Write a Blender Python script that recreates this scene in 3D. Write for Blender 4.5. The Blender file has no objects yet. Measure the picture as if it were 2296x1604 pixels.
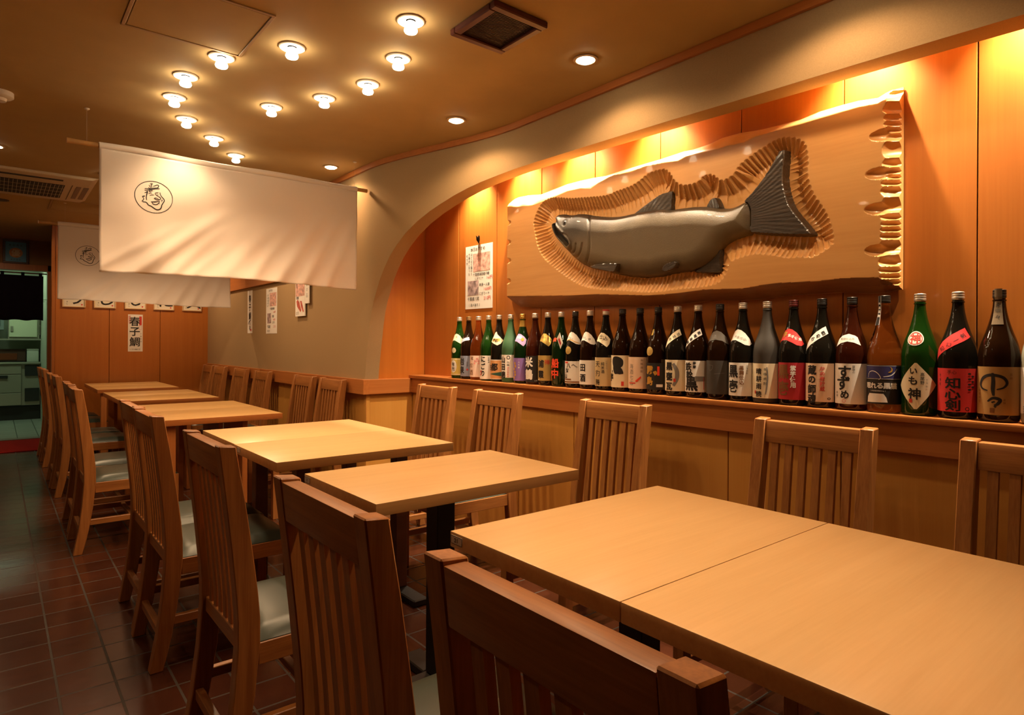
import bpy, bmesh, math, random
import numpy as np
from mathutils import Vector, Matrix

S = bpy.context.scene
COL = S.collection
PI = math.pi
rad = math.radians
random.seed(7)
rng = np.random.RandomState(11)

# ------------------------------------------------------------------ camera
EYE_Z = 1.13
cam_d = bpy.data.cameras.new('camera')
cam_d.sensor_fit = 'HORIZONTAL'
cam_d.sensor_width = 36.0
cam_d.lens = 1419.09 / 2296 * 36.0
cam_d.shift_y = -(802 - 771.03) / 2296
cam_d.clip_start = 0.02
cam_d.clip_end = 60
cam = bpy.data.objects.new('camera', cam_d)
COL.objects.link(cam)
cam.matrix_world = (Matrix.Translation((0, 0, EYE_Z)) @ Matrix.Rotation(rad(-39.202), 4, 'Z')
                    @ Matrix.Rotation(rad(90), 4, 'X') @ Matrix.Rotation(rad(0.303), 4, 'Z'))
S.camera = cam

# ------------------------------------------------------------------ world and exposure
wd = bpy.data.worlds.new('world')
S.world = wd
wd.use_nodes = True
wd.node_tree.nodes['Background'].inputs[0].default_value = (1.0, 0.6, 0.3, 1)
wd.node_tree.nodes['Background'].inputs[1].default_value = 0.01
S.view_settings.view_transform = 'Standard'
S.view_settings.look = 'None'
S.view_settings.gamma = 1
S.view_settings.use_curve_mapping = False
S.view_settings.exposure = 1.62
S.cycles.use_denoising = True
S.cycles.sample_clamp_indirect = 4.0
S.cycles.caustics_reflective = False
S.cycles.caustics_refractive = False
S.cycles.max_bounces = 12
S.cycles.transparent_max_bounces = 12

# lamp colours and powers, used by the lamp builders further down
WARM = (1.0, 0.65, 0.36)
WARM_ALCOVE = (1.0, 0.78, 0.52)
BULB_W, DOWN_W, ALCOVE_W, KITCHEN_W = 5.2, 6.5, 50.0, 2.6
CEIL = 2.305

# ------------------------------------------------------------------ materials
def new_mat(name):
    m = bpy.data.materials.new(name)
    m.use_nodes = True
    nt = m.node_tree
    return m, nt, nt.nodes['Principled BSDF']

def sock(b, names):
    for n in names:
        if n in b.inputs:
            return b.inputs[n]

def plain(name, col, rough=0.5, metal=0.0, spec=0.5, emit=None, estr=0.0, trans=0.0, ior=1.45, coat=0.0, var=0.0, vscale=20.0, bump=0.0):
    m, nt, b = new_mat(name)
    b.inputs['Base Color'].default_value = (*col, 1)
    b.inputs['Roughness'].default_value = rough
    b.inputs['Metallic'].default_value = metal
    b.inputs['IOR'].default_value = ior
    sock(b, ['Specular IOR Level', 'Specular']).default_value = spec
    sock(b, ['Transmission Weight', 'Transmission']).default_value = trans
    sock(b, ['Coat Weight', 'Clearcoat']).default_value = coat
    if emit:
        sock(b, ['Emission Color', 'Emission']).default_value = (*emit, 1)
        b.inputs['Emission Strength'].default_value = estr
    if var > 0 or bump > 0:
        tc = nt.nodes.new('ShaderNodeTexCoord')
        nz = nt.nodes.new('ShaderNodeTexNoise')
        nz.inputs['Scale'].default_value = vscale
        nz.inputs['Detail'].default_value = 5
        nt.links.new(tc.outputs['Object'], nz.inputs['Vector'])
        if var > 0:
            r = nt.nodes.new('ShaderNodeValToRGB')
            r.color_ramp.elements[0].position = 0.3
            r.color_ramp.elements[1].position = 0.7
            r.color_ramp.elements[0].color = (*[c * (1 - var) for c in col], 1)
            r.color_ramp.elements[1].color = (*[min(1, c * (1 + var)) for c in col], 1)
            nt.links.new(nz.outputs['Fac'], r.inputs['Fac'])
            nt.links.new(r.outputs['Color'], b.inputs['Base Color'])
        if bump > 0:
            bp = nt.nodes.new('ShaderNodeBump')
            bp.inputs['Strength'].default_value = bump
            bp.inputs['Distance'].default_value = 0.002
            nt.links.new(nz.outputs['Fac'], bp.inputs['Height'])
            nt.links.new(bp.outputs['Normal'], b.inputs['Normal'])
    return m

def wood(name, dark, light, axis, rough=0.4, across=26.0, along=1.3, fine=190.0, coat=0.0, bump=0.08, contrast=1.0):
    m, nt, b = new_mat(name)
    N, L = nt.nodes, nt.links
    tc = N.new('ShaderNodeTexCoord')
    oi = N.new('ShaderNodeObjectInfo')
    mul = N.new('ShaderNodeMath'); mul.operation = 'MULTIPLY'; mul.inputs[1].default_value = 41.7
    L.new(oi.outputs['Random'], mul.inputs[0])
    add = N.new('ShaderNodeVectorMath'); add.operation = 'ADD'
    L.new(tc.outputs['Object'], add.inputs[0]); L.new(mul.outputs[0], add.inputs[1])
    def noise(sc_across, sc_along, detail, dist):
        mp = N.new('ShaderNodeMapping')
        sc = [sc_across] * 3
        sc['xyz'.index(axis)] = sc_along
        mp.inputs['Scale'].default_value = sc
        nz = N.new('ShaderNodeTexNoise')
        nz.inputs['Scale'].default_value = 1.0
        nz.inputs['Detail'].default_value = detail
        nz.inputs['Distortion'].default_value = dist
        L.new(add.outputs[0], mp.inputs[0]); L.new(mp.outputs[0], nz.inputs['Vector'])
        return nz
    n1 = noise(across, along, 4, 0.6)
    n2 = noise(fine, along * 6, 2, 0.0)
    mix = N.new('ShaderNodeMath'); mix.operation = 'MULTIPLY_ADD'
    mix.inputs[1].default_value = 0.35
    s2 = N.new('ShaderNodeMath'); s2.operation = 'MULTIPLY'; s2.inputs[1].default_value = 0.65
    L.new(n1.outputs['Fac'], s2.inputs[0])
    L.new(n2.outputs['Fac'], mix.inputs[0]); L.new(s2.outputs[0], mix.inputs[2])
    r = N.new('ShaderNodeValToRGB')
    w = 0.2 / contrast
    r.color_ramp.elements[0].position = 0.5 - w
    r.color_ramp.elements[1].position = 0.5 + w
    r.color_ramp.elements[0].color = (*dark, 1)
    r.color_ramp.elements[1].color = (*light, 1)
    L.new(mix.outputs[0], r.inputs['Fac'])
    L.new(r.outputs['Color'], b.inputs['Base Color'])
    b.inputs['Roughness'].default_value = rough
    sock(b, ['Coat Weight', 'Clearcoat']).default_value = coat
    if bump > 0:
        bp = N.new('ShaderNodeBump'); bp.inputs['Strength'].default_value = bump; bp.inputs['Distance'].default_value = 0.001
        L.new(mix.outputs[0], bp.inputs['Height']); L.new(bp.outputs['Normal'], b.inputs['Normal'])
    return m

M = {}
OAK_D, OAK_L = (0.27, 0.096, 0.023), (0.42, 0.168, 0.044)
for ax in 'xyz':
    M['oak_' + ax] = wood('oak_' + ax, OAK_D, OAK_L, ax, rough=0.38, across=46, along=2.0, fine=260, contrast=1.35)
M['maple'] = wood('maple_top', (0.66, 0.43, 0.19), (0.76, 0.52, 0.25), 'x', rough=0.33, across=22, along=1.5, bump=0.02, contrast=0.8)
M['maple_edge'] = wood('maple_edge', (0.47, 0.25, 0.085), (0.57, 0.33, 0.13), 'x', rough=0.4, across=40, along=1.5)
M['amber_top'] = wood('amber_top', (0.50, 0.29, 0.10), (0.60, 0.37, 0.14), 'x', rough=0.3, across=24, along=1.5, bump=0.02)
M['cedar'] = wood('cedar_panel', (0.40, 0.118, 0.014), (0.50, 0.165, 0.025), 'z', rough=0.36, across=20, along=0.6, fine=150, coat=0.55, bump=0.02, contrast=0.7)
sock(M['cedar'].node_tree.nodes['Principled BSDF'], ['Coat Roughness', 'Clearcoat Roughness']).default_value = 0.22
M['ply'] = wood('pale_panel', (0.50, 0.225, 0.040), (0.58, 0.285, 0.062), 'z', rough=0.42, across=16, along=0.7, bump=0.02, contrast=0.7)
M['rail_y'] = wood('fascia_wood', (0.36, 0.115, 0.026), (0.46, 0.165, 0.042), 'y', rough=0.32, across=60, along=0.8, bump=0.03)
M['rail_x'] = wood('fascia_wood_x', (0.36, 0.115, 0.026), (0.46, 0.165, 0.042), 'x', rough=0.32, across=60, along=0.8, bump=0.03)
M['rail_z'] = wood('post_wood', (0.36, 0.115, 0.026), (0.46, 0.165, 0.042), 'z', rough=0.35, across=50, along=0.8)
M['dark_wood'] = wood('dark_wood', (0.07, 0.025, 0.012), (0.12, 0.045, 0.02), 'x', rough=0.4)
M['carve'] = wood('carved_board', (0.62, 0.31, 0.095), (0.78, 0.45, 0.165), 'y', rough=0.34, across=9, along=0.9, fine=90, coat=0.15, bump=0.03, contrast=0.75)
M['bark'] = wood('live_edge', (0.22, 0.085, 0.03), (0.36, 0.15, 0.055), 'y', rough=0.5, across=20, along=3)
M['wall'] = plain('beige_cloth_wall', (0.36, 0.242, 0.122), rough=0.9, spec=0.15, var=0.06, vscale=260, bump=0.12)
M['ceil'] = plain('beige_ceiling', (0.46, 0.325, 0.150), rough=0.8, spec=0.2, var=0.03, vscale=7)
M['ceil_frame'] = plain('ceiling_frame', (0.40, 0.25, 0.11), rough=0.6)
M['vinyl'] = plain('grey_green_vinyl', (0.040, 0.054, 0.042), rough=0.34, spec=0.5, bump=0.05, vscale=300)
M['black'] = plain('black_steel', (0.012, 0.010, 0.009), rough=0.45)
M['cloth'] = None
M['ink'] = plain('black_ink', (0.012, 0.010, 0.010), rough=0.6)
M['inkgrey'] = plain('grey_ink', (0.22, 0.2, 0.18), rough=0.6)
M['inkred'] = plain('red_ink', (0.62, 0.05, 0.035), rough=0.5)
M['inkbrown'] = plain('brown_ink', (0.20, 0.075, 0.02), rough=0.5)
M['inkwhite'] = plain('white_ink', (0.82, 0.80, 0.76), rough=0.5)
M['inkgold'] = plain('gold_ink', (0.62, 0.36, 0.07), rough=0.35, metal=0.3)
M['paper'] = plain('white_paper', (0.80, 0.76, 0.70), rough=0.65)
M['paper_cream'] = plain('cream_paper', (0.78, 0.70, 0.52), rough=0.6)
M['white_plastic'] = plain('white_plastic', (0.72, 0.66, 0.56), rough=0.4)
M['cord'] = plain('thin_cord', (0.6, 0.5, 0.4), rough=0.7)

def make_tiles():
    m, nt, b = new_mat('floor_tiles')
    N, L = nt.nodes, nt.links
    tc = N.new('ShaderNodeTexCoord')
    mp = N.new('ShaderNodeMapping')
    mp.inputs['Location'].default_value = (-0.005, 0.025, 0)
    br = N.new('ShaderNodeTexBrick')
    br.offset = 0.0
    br.squash = 1.0
    br.inputs['Scale'].default_value = 1.0
    br.inputs['Brick Width'].default_value = 0.1545
    br.inputs['Row Height'].default_value = 0.1555
    br.inputs['Mortar Size'].default_value = 0.0042
    br.inputs['Mortar Smooth'].default_value = 0.2
    br.inputs['Bias'].default_value = 0.0
    br.inputs['Color1'].default_value = (0.054, 0.0155, 0.0075, 1)
    br.inputs['Color2'].default_value = (0.078, 0.023, 0.011, 1)
    br.inputs['Mortar'].default_value = (0.045, 0.030, 0.020, 1)
    L.new(tc.outputs['Object'], mp.inputs[0]); L.new(mp.outputs[0], br.inputs['Vector'])
    nz = N.new('ShaderNodeTexNoise'); nz.inputs['Scale'].default_value = 9
    L.new(tc.outputs['Object'], nz.inputs['Vector'])
    mx = N.new('ShaderNodeMixRGB'); mx.blend_type = 'MULTIPLY'; mx.inputs[0].default_value = 0.35
    L.new(br.outputs['Color'], mx.inputs[1]); L.new(nz.outputs['Fac'], mx.inputs[2])
    L.new(mx.outputs[0], b.inputs['Base Color'])
    rr = N.new('ShaderNodeMapRange')
    rr.inputs['To Min'].default_value = 0.2; rr.inputs['To Max'].default_value = 0.75
    L.new(br.outputs['Fac'], rr.inputs['Value']); L.new(rr.outputs[0], b.inputs['Roughness'])
    sub = N.new('ShaderNodeMath'); sub.operation = 'MULTIPLY_ADD'; sub.inputs[1].default_value = -1.0
    n2 = N.new('ShaderNodeMath'); n2.operation = 'MULTIPLY'; n2.inputs[1].default_value = 0.5
    L.new(nz.outputs['Fac'], n2.inputs[0])
    L.new(br.outputs['Fac'], sub.inputs[0]); L.new(n2.outputs[0], sub.inputs[2])
    bp = N.new('ShaderNodeBump'); bp.inputs['Strength'].default_value = 0.5; bp.inputs['Distance'].default_value = 0.004
    L.new(sub.outputs[0], bp.inputs['Height']); L.new(bp.outputs['Normal'], b.inputs['Normal'])
    return m
M['tiles'] = make_tiles()

def make_cloth():
    m, nt, b = new_mat('white_cotton')
    N, L = nt.nodes, nt.links
    b.inputs['Base Color'].default_value = (0.82, 0.745, 0.67, 1)
    b.inputs['Roughness'].default_value = 0.9
    sock(b, ['Specular IOR Level', 'Specular']).default_value = 0.1
    tr = N.new('ShaderNodeBsdfTranslucent')
    tr.inputs[0].default_value = (0.84, 0.68, 0.50, 1)
    mx = N.new('ShaderNodeMixShader'); mx.inputs[0].default_value = 0.06
    out = N['Material Output']
    L.new(b.outputs[0], mx.inputs[1]); L.new(tr.outputs[0], mx.inputs[2]); L.new(mx.outputs[0], out.inputs[0])
    tc = N.new('ShaderNodeTexCoord')
    nz = N.new('ShaderNodeTexNoise'); nz.inputs['Scale'].default_value = 500; nz.inputs['Detail'].default_value = 2
    L.new(tc.outputs['Object'], nz.inputs['Vector'])
    bp = N.new('ShaderNodeBump'); bp.inputs['Strength'].default_value = 0.12; bp.inputs['Distance'].default_value = 0.001
    L.new(nz.outputs['Fac'], bp.inputs['Height']); L.new(bp.outputs['Normal'], b.inputs['Normal'])
    return m
M['cloth'] = make_cloth()

# ------------------------------------------------------------------ helpers
def tag(o, label=None, cat=None, group=None, kind=None):
    if label: o['label'] = label
    if cat: o['category'] = cat
    if group: o['group'] = group
    if kind: o['kind'] = kind
    return o

def thing(name, label, cat, loc=(0, 0, 0), rz=0.0, group=None):
    o = bpy.data.objects.new(name, None)
    COL.objects.link(o)
    o.empty_display_size = 0.05
    o.location = loc
    o.rotation_euler = (0, 0, rz)
    return tag(o, label, cat, group)

def obj(name, bm, mat, parent=None, smooth=True, origin=None):
    me = bpy.data.meshes.new(name)
    bmesh.ops.recalc_face_normals(bm, faces=bm.faces)
    if origin is not None:
        bmesh.ops.translate(bm, verts=bm.verts, vec=-Vector(origin))
    bm.to_mesh(me)
    bm.free()
    if smooth:
        me.polygons.foreach_set('use_smooth', [True] * len(me.polygons))
        me.set_sharp_from_angle(angle=rad(35))
    for mm in (mat if isinstance(mat, (list, tuple)) else [mat]):
        me.materials.append(mm)
    o = bpy.data.objects.new(name, me)
    COL.objects.link(o)
    if origin is not None:
        o.location = origin
    if parent is not None:
        o.parent = parent
    return o

def struct(name, bm, mat, parent=None, smooth=True):
    o = obj(name, bm, mat, parent, smooth)
    if parent is None:
        o['kind'] = 'structure'
    return o

def dup(root, loc, rz=0.0, label=None, group=None):
    r = root.copy(); COL.objects.link(r)
    r.location = loc; r.rotation_euler = (0, 0, rz)
    if label: r['label'] = label
    if group: r['group'] = group
    for ch in list(root.children):
        c = ch.copy(); COL.objects.link(c); c.parent = r
        for g in list(ch.children):
            d = g.copy(); COL.objects.link(d); d.parent = c
    return r

def BM():
    return bmesh.new()

def box(bm, x0, x1, y0, y1, z0, z1, bev=0.0, seg=1, mi=0):
    r = bmesh.ops.create_cube(bm, size=1.0, matrix=Matrix.Translation(((x0 + x1) / 2, (y0 + y1) / 2, (z0 + z1) / 2))
                              @ Matrix.Diagonal((abs(x1 - x0), abs(y1 - y0), abs(z1 - z0), 1)))
    vs = r['verts']
    fs = list({f for v in vs for f in v.link_faces})
    if bev > 0:
        es = list({e for v in vs for e in v.link_edges})
        g = bmesh.ops.bevel(bm, geom=es, offset=bev, segments=seg, profile=0.6, affect='EDGES')
        fs = g['faces'] + [f for f in fs if f.is_valid]
    for f in fs:
        if f.is_valid: f.material_index = mi
    return vs

def prism(bm, pts, lo, hi, plane='xz', bev=0.0, seg=1):
    """closed polygon in a plane pushed along the third axis"""
    def P(a, b, c):
        return {'xz': (a, c, b), 'xy': (a, b, c), 'yz': (c, a, b)}[plane]
    v0 = [bm.verts.new(P(a, b, lo)) for a, b in pts]
    v1 = [bm.verts.new(P(a, b, hi)) for a, b in pts]
    n = len(pts)
    fs = [bm.faces.new(v0), bm.faces.new(v1)]
    for i in range(n):
        fs.append(bm.faces.new((v0[i], v0[(i + 1) % n], v1[(i + 1) % n], v1[i])))
    bmesh.ops.recalc_face_normals(bm, faces=fs)
    if bev > 0:
        es = [e for e in {e for f in fs for e in f.edges} if len(e.link_faces) == 2 and e.calc_face_angle(0) > 0.5]
        bmesh.ops.bevel(bm, geom=es, offset=bev, segments=seg, profile=0.6, affect='EDGES')

def lathe(bm, prof, n=32, cx=0.0, cy=0.0, cap=True, axis='z'):
    rings = []
    for r, z in prof:
        ring = []
        for i in range(n):
            a = 2 * PI * i / n
            ring.append(bm.verts.new((cx + r * math.cos(a), cy + r * math.sin(a), z)))
        rings.append(ring)
    for k in range(len(rings) - 1):
        for i in range(n):
            bm.faces.new((rings[k][i], rings[k][(i + 1) % n], rings[k + 1][(i + 1) % n], rings[k + 1][i]))
    if cap:
        bm.faces.new(rings[0]); bm.faces.new(rings[-1])
    return rings

def tube(bm, pts, r, n=8, cap=True):
    pts = [Vector(p) for p in pts]
    rings = []
    up = None
    for i, p in enumerate(pts):
        t = (pts[min(i + 1, len(pts) - 1)] - pts[max(i - 1, 0)]).normalized()
        if up is None:
            up = Vector((0, 0, 1)) if abs(t.z) < 0.9 else Vector((1, 0, 0))
        a = t.cross(up).normalized()
        b = a.cross(t).normalized()
        up = b
        rr = r[i] if isinstance(r, (list, tuple)) else r
        rings.append([bm.verts.new(p + rr * (math.cos(2 * PI * k / n) * a + math.sin(2 * PI * k / n) * b)) for k in range(n)])
    for i in range(len(rings) - 1):
        for k in range(n):
            bm.faces.new((rings[i][k], rings[i][(k + 1) % n], rings[i + 1][(k + 1) % n], rings[i + 1][k]))
    if cap:
        bm.faces.new(rings[0]); bm.faces.new(rings[-1])

# flat artwork: glyphs, brush strokes and shapes drawn in 2-D, then laid on a surface by a mapping
_gl = {}
def glyph(ch, bold=0.012):
    k = (ch, bold)
    if k not in _gl:
        c = bpy.data.curves.new('glyph', 'FONT')
        c.body = ch; c.size = 1; c.offset = bold; c.resolution_u = 3
        o = bpy.data.objects.new('glyph', c)
        COL.objects.link(o)
        bpy.context.view_layer.update()
        me = o.evaluated_get(bpy.context.evaluated_depsgraph_get()).to_mesh()
        vs = [(v.co.x, v.co.y) for v in me.vertices]
        fs = [tuple(p.vertices) for p in me.polygons]
        bpy.data.objects.remove(o); bpy.data.curves.remove(c)
        if vs:
            xs = [v[0] for v in vs]; ys = [v[1] for v in vs]
            cx, cy = (min(xs) + max(xs)) / 2, (min(ys) + max(ys)) / 2
            vs = [(x - cx, y - cy) for x, y in vs]
            wdt = max(xs) - min(xs)
        else:
            wdt = 0.4
        _gl[k] = (vs, fs, wdt)
    return _gl[k]

class Art:
    def __init__(self):
        self.v = []; self.f = []
    def add(self, vs, fs):
        b = len(self.v)
        self.v += vs
        self.f += [tuple(b + i for i in f) for f in fs]
    def char(self, ch, x, y, size, bold=0.012, sx=1.0, rot=0.0):
        """one glyph; heavy brush weights are the plain glyph laid over itself a hair apart"""
        vs, fs, w = glyph(ch, min(bold, 0.008))
        c, s = math.cos(rot), math.sin(rot)
        k = (bold - 0.008) * 1.1
        for q, (dx, dy) in enumerate(((k, k), (-k, k), (k, -k), (-k, -k)) if bold > 0.013 else ((0, 0),)):
            self.add([(x + size * (sx * (a + dx) * c - (b + dy) * s), y + size * (sx * (a + dx) * s + (b + dy) * c), q * 0.00007) for a, b in vs], fs)
        return w * size * sx
    def col(self, text, x, y, size, pitch=1.05, bold=0.012, sx=1.0, slant=0.0):
        for i, ch in enumerate(text):
            self.char(ch, x + slant * i, y - i * size * pitch, size * (0.9 if ch in 'のーしり' else 1.0), bold, sx)
    def row(self, text, x, y, size, pitch=0.95, bold=0.012, sx=1.0, rise=0.0, rot=0.0):
        """left to right, first glyph centred on x, y; rise lifts each next glyph"""
        for i, ch in enumerate(text):
            if ch != ' ':
                self.char(ch, x + i * size * pitch * sx, y + rise * i, size, bold, sx, rot)
    def poly(self, pts):
        self.add(list(pts), [tuple(range(len(pts)))])
    def rect(self, x0, x1, y0, y1):
        self.poly([(x0, y0), (x1, y0), (x1, y1), (x0, y1)])
    def disc(self, x, y, r, n=24, ry=None):
        self.poly([(x + r * math.cos(2 * PI * i / n), y + (ry or r) * math.sin(2 * PI * i / n)) for i in range(n)])
    def ring(self, x, y, r, w, n=40, ry=None):
        ry = ry or r
        vs = []
        for i in range(n):
            a = 2 * PI * i / n
            vs += [(x + r * math.cos(a), y + ry * math.sin(a)), (x + (r - w) * math.cos(a), y + (ry - w) * math.sin(a))]
        self.add(vs, [(2 * i, 2 * ((i + 1) % n), 2 * ((i + 1) % n) + 1, 2 * i + 1) for i in range(n)])
    def frame(self, x0, x1, y0, y1, w):
        self.rect(x0, x1, y0, y0 + w); self.rect(x0, x1, y1 - w, y1); self.rect(x0, x0 + w, y0 + w, y1 - w); self.rect(x1 - w, x1, y0 + w, y1 - w)
    def stroke(self, pts, w, taper=0.6):
        """brush stroke: a smooth ribbon through pts, thinner at both ends"""
        P = [Vector((a, b)) for a, b in pts]
        if len(P) > 2:
            Q = []
            for i in range(len(P) - 1):
                p0, p1, p2, p3 = P[max(i - 1, 0)], P[i], P[i + 1], P[min(i + 2, len(P) - 1)]
                for k in range(5):
                    t = k / 5
                    Q.append(0.5 * ((2 * p1) + (p2 - p0) * t + (2 * p0 - 5 * p1 + 4 * p2 - p3) * t * t + (3 * p1 - p0 - 3 * p2 + p3) * t ** 3))
            Q.append(P[-1]); P = Q
        n = len(P)
        vs = []
        for i, p in enumerate(P):
            t = (P[min(i + 1, n - 1)] - P[max(i - 1, 0)])
            t = t.normalized() if t.length > 1e-9 else Vector((1, 0))
            nn = Vector((-t.y, t.x))
            f = taper + (1 - taper) * math.sin(PI * min(1, max(0, (i + 0.6) / n)))
            vs += [tuple(p + nn * w * f / 2), tuple(p - nn * w * f / 2)]
        self.add(vs, [(2 * i, 2 * i + 1, 2 * i + 3, 2 * i + 2) for i in range(n - 1)])
    def mesh(self, mapping, step=None, ystep=None):
        bm = BM()
        vv = [bm.verts.new((p[0], p[1], p[2] if len(p) > 2 else 0.0)) for p in self.v]
        for f in self.f:
            try:
                bm.faces.new([vv[i] for i in f])
            except ValueError:
                pass
        if any(len(f.verts) > 4 for f in bm.faces):
            bmesh.ops.triangulate(bm, faces=[f for f in bm.faces if len(f.verts) > 4])
        for st, ax in ((step, 0), (ystep, 1)):
            if st and self.v:
                lo = min(p[ax] for p in self.v); hi = max(p[ax] for p in self.v)
                k = math.floor(lo / st) + 1
                while k * st < hi:
                    co = [0, 0, 0]; co[ax] = k * st
                    no = [0, 0, 0]; no[ax] = 1
                    bmesh.ops.bisect_plane(bm, geom=bm.verts[:] + bm.edges[:] + bm.faces[:], dist=1e-7, plane_co=co, plane_no=no)
                    k += 1
        for v in bm.verts:
            x, y, l = v.co
            p = mapping(x, y)
            if l > 0:
                n = (mapping(x + 1e-4, y) - p).cross(mapping(x, y + 1e-4) - p)
                p = p + n.normalized() * l
            v.co = p
        return bm

def art_obj(name, art, mapping, mat, parent, step=None, ystep=None):
    bm = art.mesh(mapping, step, ystep)
    o = obj(name, bm, mat, parent, smooth=False)
    return o

# ------------------------------------------------------------------ the room
X_FAR, X_NEAR = 1.90, 2.14           # the beige wall: further back and, past its S-bend, over the alcove
Y_RET, Y_END, Y_DOOR = 3.89, 7.90, 9.25
Y_FRONT, X_LEFT = -2.0, -2.3
X_ALC = 2.376

def x_face(y):
    t = min(1, max(0, (y - 2.55) / 1.30))
    return X_NEAR + (X_FAR - X_NEAR) * t * t * (3 - 2 * t)

bm = BM(); box(bm, X_LEFT - 0.1, 2.6, Y_FRONT - 0.1, Y_DOOR, -0.08, 0.0)
struct('floor', bm, M['tiles'], smooth=False)
bm = BM(); box(bm, X_LEFT - 0.1, 2.6, Y_FRONT - 0.1, Y_DOOR + 0.1, CEIL, CEIL + 0.1)
struct('ceiling', bm, M['ceil'], smooth=False)
bm = BM(); box(bm, X_LEFT - 0.1, X_LEFT, Y_FRONT, Y_DOOR, 0, CEIL)
struct('wall_left', bm, M['wall'], smooth=False)
bm = BM(); box(bm, X_LEFT, 2.5, Y_FRONT - 0.1, Y_FRONT, 0, CEIL)
struct('wall_front', bm, M['wall'], smooth=False)

# beige wall with the arch: lower edge polyline in (y, z), straight up to the ceiling
arch_l = [(2.05, 2.057), (2.443, 2.062), (2.60, 2.062), (2.742, 2.052), (2.86, 2.037), (2.957, 2.018), (3.06, 1.990), (3.156, 1.956), (3.25, 1.918), (3.347, 1.870),
          (3.44, 1.812), (3.519, 1.747), (3.585, 1.682), (3.64, 1.611), (3.685, 1.545), (3.722, 1.474), (3.757, 1.405), (3.786, 1.332),
          (3.808, 1.245), (3.825, 1.157), (3.845, 1.06), (3.862, 0.975), (3.875, 0.886)]
mid = [(0.9, 2.035), (1.218, 2.041), (1.611, 2.050)]
arch_r = [(0.35 - (y - 2.05) * 0.62 - 0.0, z - 0.04) for y, z in arch_l if y > 2.4]
edge = [(-1.99, 0.886), (arch_r[-1][0] - 0.004, 0.886)] + arch_r[::-1] + [(0.30, 2.020), (0.452, 2.024), (0.661, 2.030)] + mid + arch_l + [(3.879, 0.886)]
ys = [3.95, 4.1, 4.4, 5.0, 6.0, 7.0, Y_END]
edge += [(y, 0.886) for y in ys]
bm = BM()
cols = []
for y, z in edge:
    x = x_face(y)
    n = 6
    fr = [bm.verts.new((x, y, z + (CEIL - z) * k / n)) for k in range(n + 1)]
    bk = [bm.verts.new((x + 0.10, y, z + (CEIL - z) * k / n)) for k in range(n + 1)]
    cols.append((fr, bk))
for (f0, b0), (f1, b1) in zip(cols[:-1], cols[1:]):
    for k in range(len(f0) - 1):
        bm.faces.new((f0[k], f1[k], f1[k + 1], f0[k + 1]))
        bm.faces.new((b0[k], b0[k + 1], b1[k + 1], b1[k]))
    bm.faces.new((f0[0], b0[0], b1[0], f1[0]))
    bm.faces.new((f0[-1], f1[-1], b1[-1], b0[-1]))
for fr, bk in (cols[0], cols[-1]):
    for k in range(len(fr) - 1):
        bm.faces.new((fr[k], fr[k + 1], bk[k + 1], bk[k]))
struct('wall_right', bm, M['wall'])

# thin wood strip where the beige wall meets the ceiling
bm = BM()
yy = list(np.linspace(-1.99, 2.4, 12)) + list(np.linspace(2.5, 4.0, 24)) + [4.5, 5.5, 6.7, Y_END]
pr = []
for y in yy:
    x = x_face(y)
    pr.append([bm.verts.new(p) for p in ((x - 0.001, y, CEIL - 0.034), (x - 0.016, y, CEIL - 0.034), (x - 0.016, y, CEIL - 0.001), (x - 0.001, y, CEIL - 0.001))])
for a, b in zip(pr[:-1], pr[1:]):
    for k in range(4):
        bm.faces.new((a[k], a[(k + 1) % 4], b[(k + 1) % 4], b[k]))
bm.faces.new(pr[0]); bm.faces.new(pr[-1])
struct('trim_1', bm, M['rail_y'])

def panels(bm, axis, a0, a1, joints, face, thick, z0, z1, gap=0.004, mi=0):
    js = [a0] + sorted(j for j in joints if a0 < j < a1) + [a1]
    for p, q in zip(js[:-1], js[1:]):
        if axis == 'y':
            box(bm, face, face + thick, p + gap / 2, q - gap / 2, z0, z1, 0.0015)
        else:
            box(bm, p + gap / 2, q - gap / 2, face, face + thick, z0, z1, 0.0015)

# alcove: panelled back, end and a plain far end out of view
bm = BM(); panels(bm, 'y', -0.95, 3.90, [X_ALC * k for k in (0.0875, 0.259, 0.4288, 0.6003, 0.7725, 0.9453, 1.1176, 1.2905, 1.4631)] + [-0.2, -0.61], X_ALC, 0.03, 0.86, CEIL)
struct('wall_alcove_back', bm, M['cedar'])
bm = BM(); box(bm, 2.0, X_ALC + 0.03, 3.905, 3.94, 0.80, CEIL)
struct('wall_alcove_end', bm, M['cedar'])
bm = BM(); box(bm, 2.14, X_ALC + 0.03, -1.0, -0.955, 0.80, CEIL)
struct('wall_alcove_front', bm, M['cedar'])

# pale wainscot below, its return and the further run
bm = BM(); panels(bm, 'y', Y_FRONT, Y_RET + 0.01, [2.286 + 0.436 * k for k in range(-10, 4)], 2.272, 0.02, 0.0, 0.79)
struct('wall_wainscot_near', bm, M['ply'])
bm = BM(); box(bm, 1.945, 2.268, Y_RET, Y_RET + 0.02, 0.0, 0.79)
struct('wall_wainscot_return', bm, M['ply'])
bm = BM(); panels(bm, 'y', Y_RET + 0.03, Y_END, [3.9 + 0.52 * k for k in range(1, 8)], 1.925, 0.02, 0.0, 0.79)
box(bm, 1.915, 1.945, Y_RET - 0.005, Y_RET + 0.025, 0.0, 0.79, 0.002, mi=1)
struct('wall_wainscot_far', bm, [M['ply'], M['rail_z']])

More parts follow.
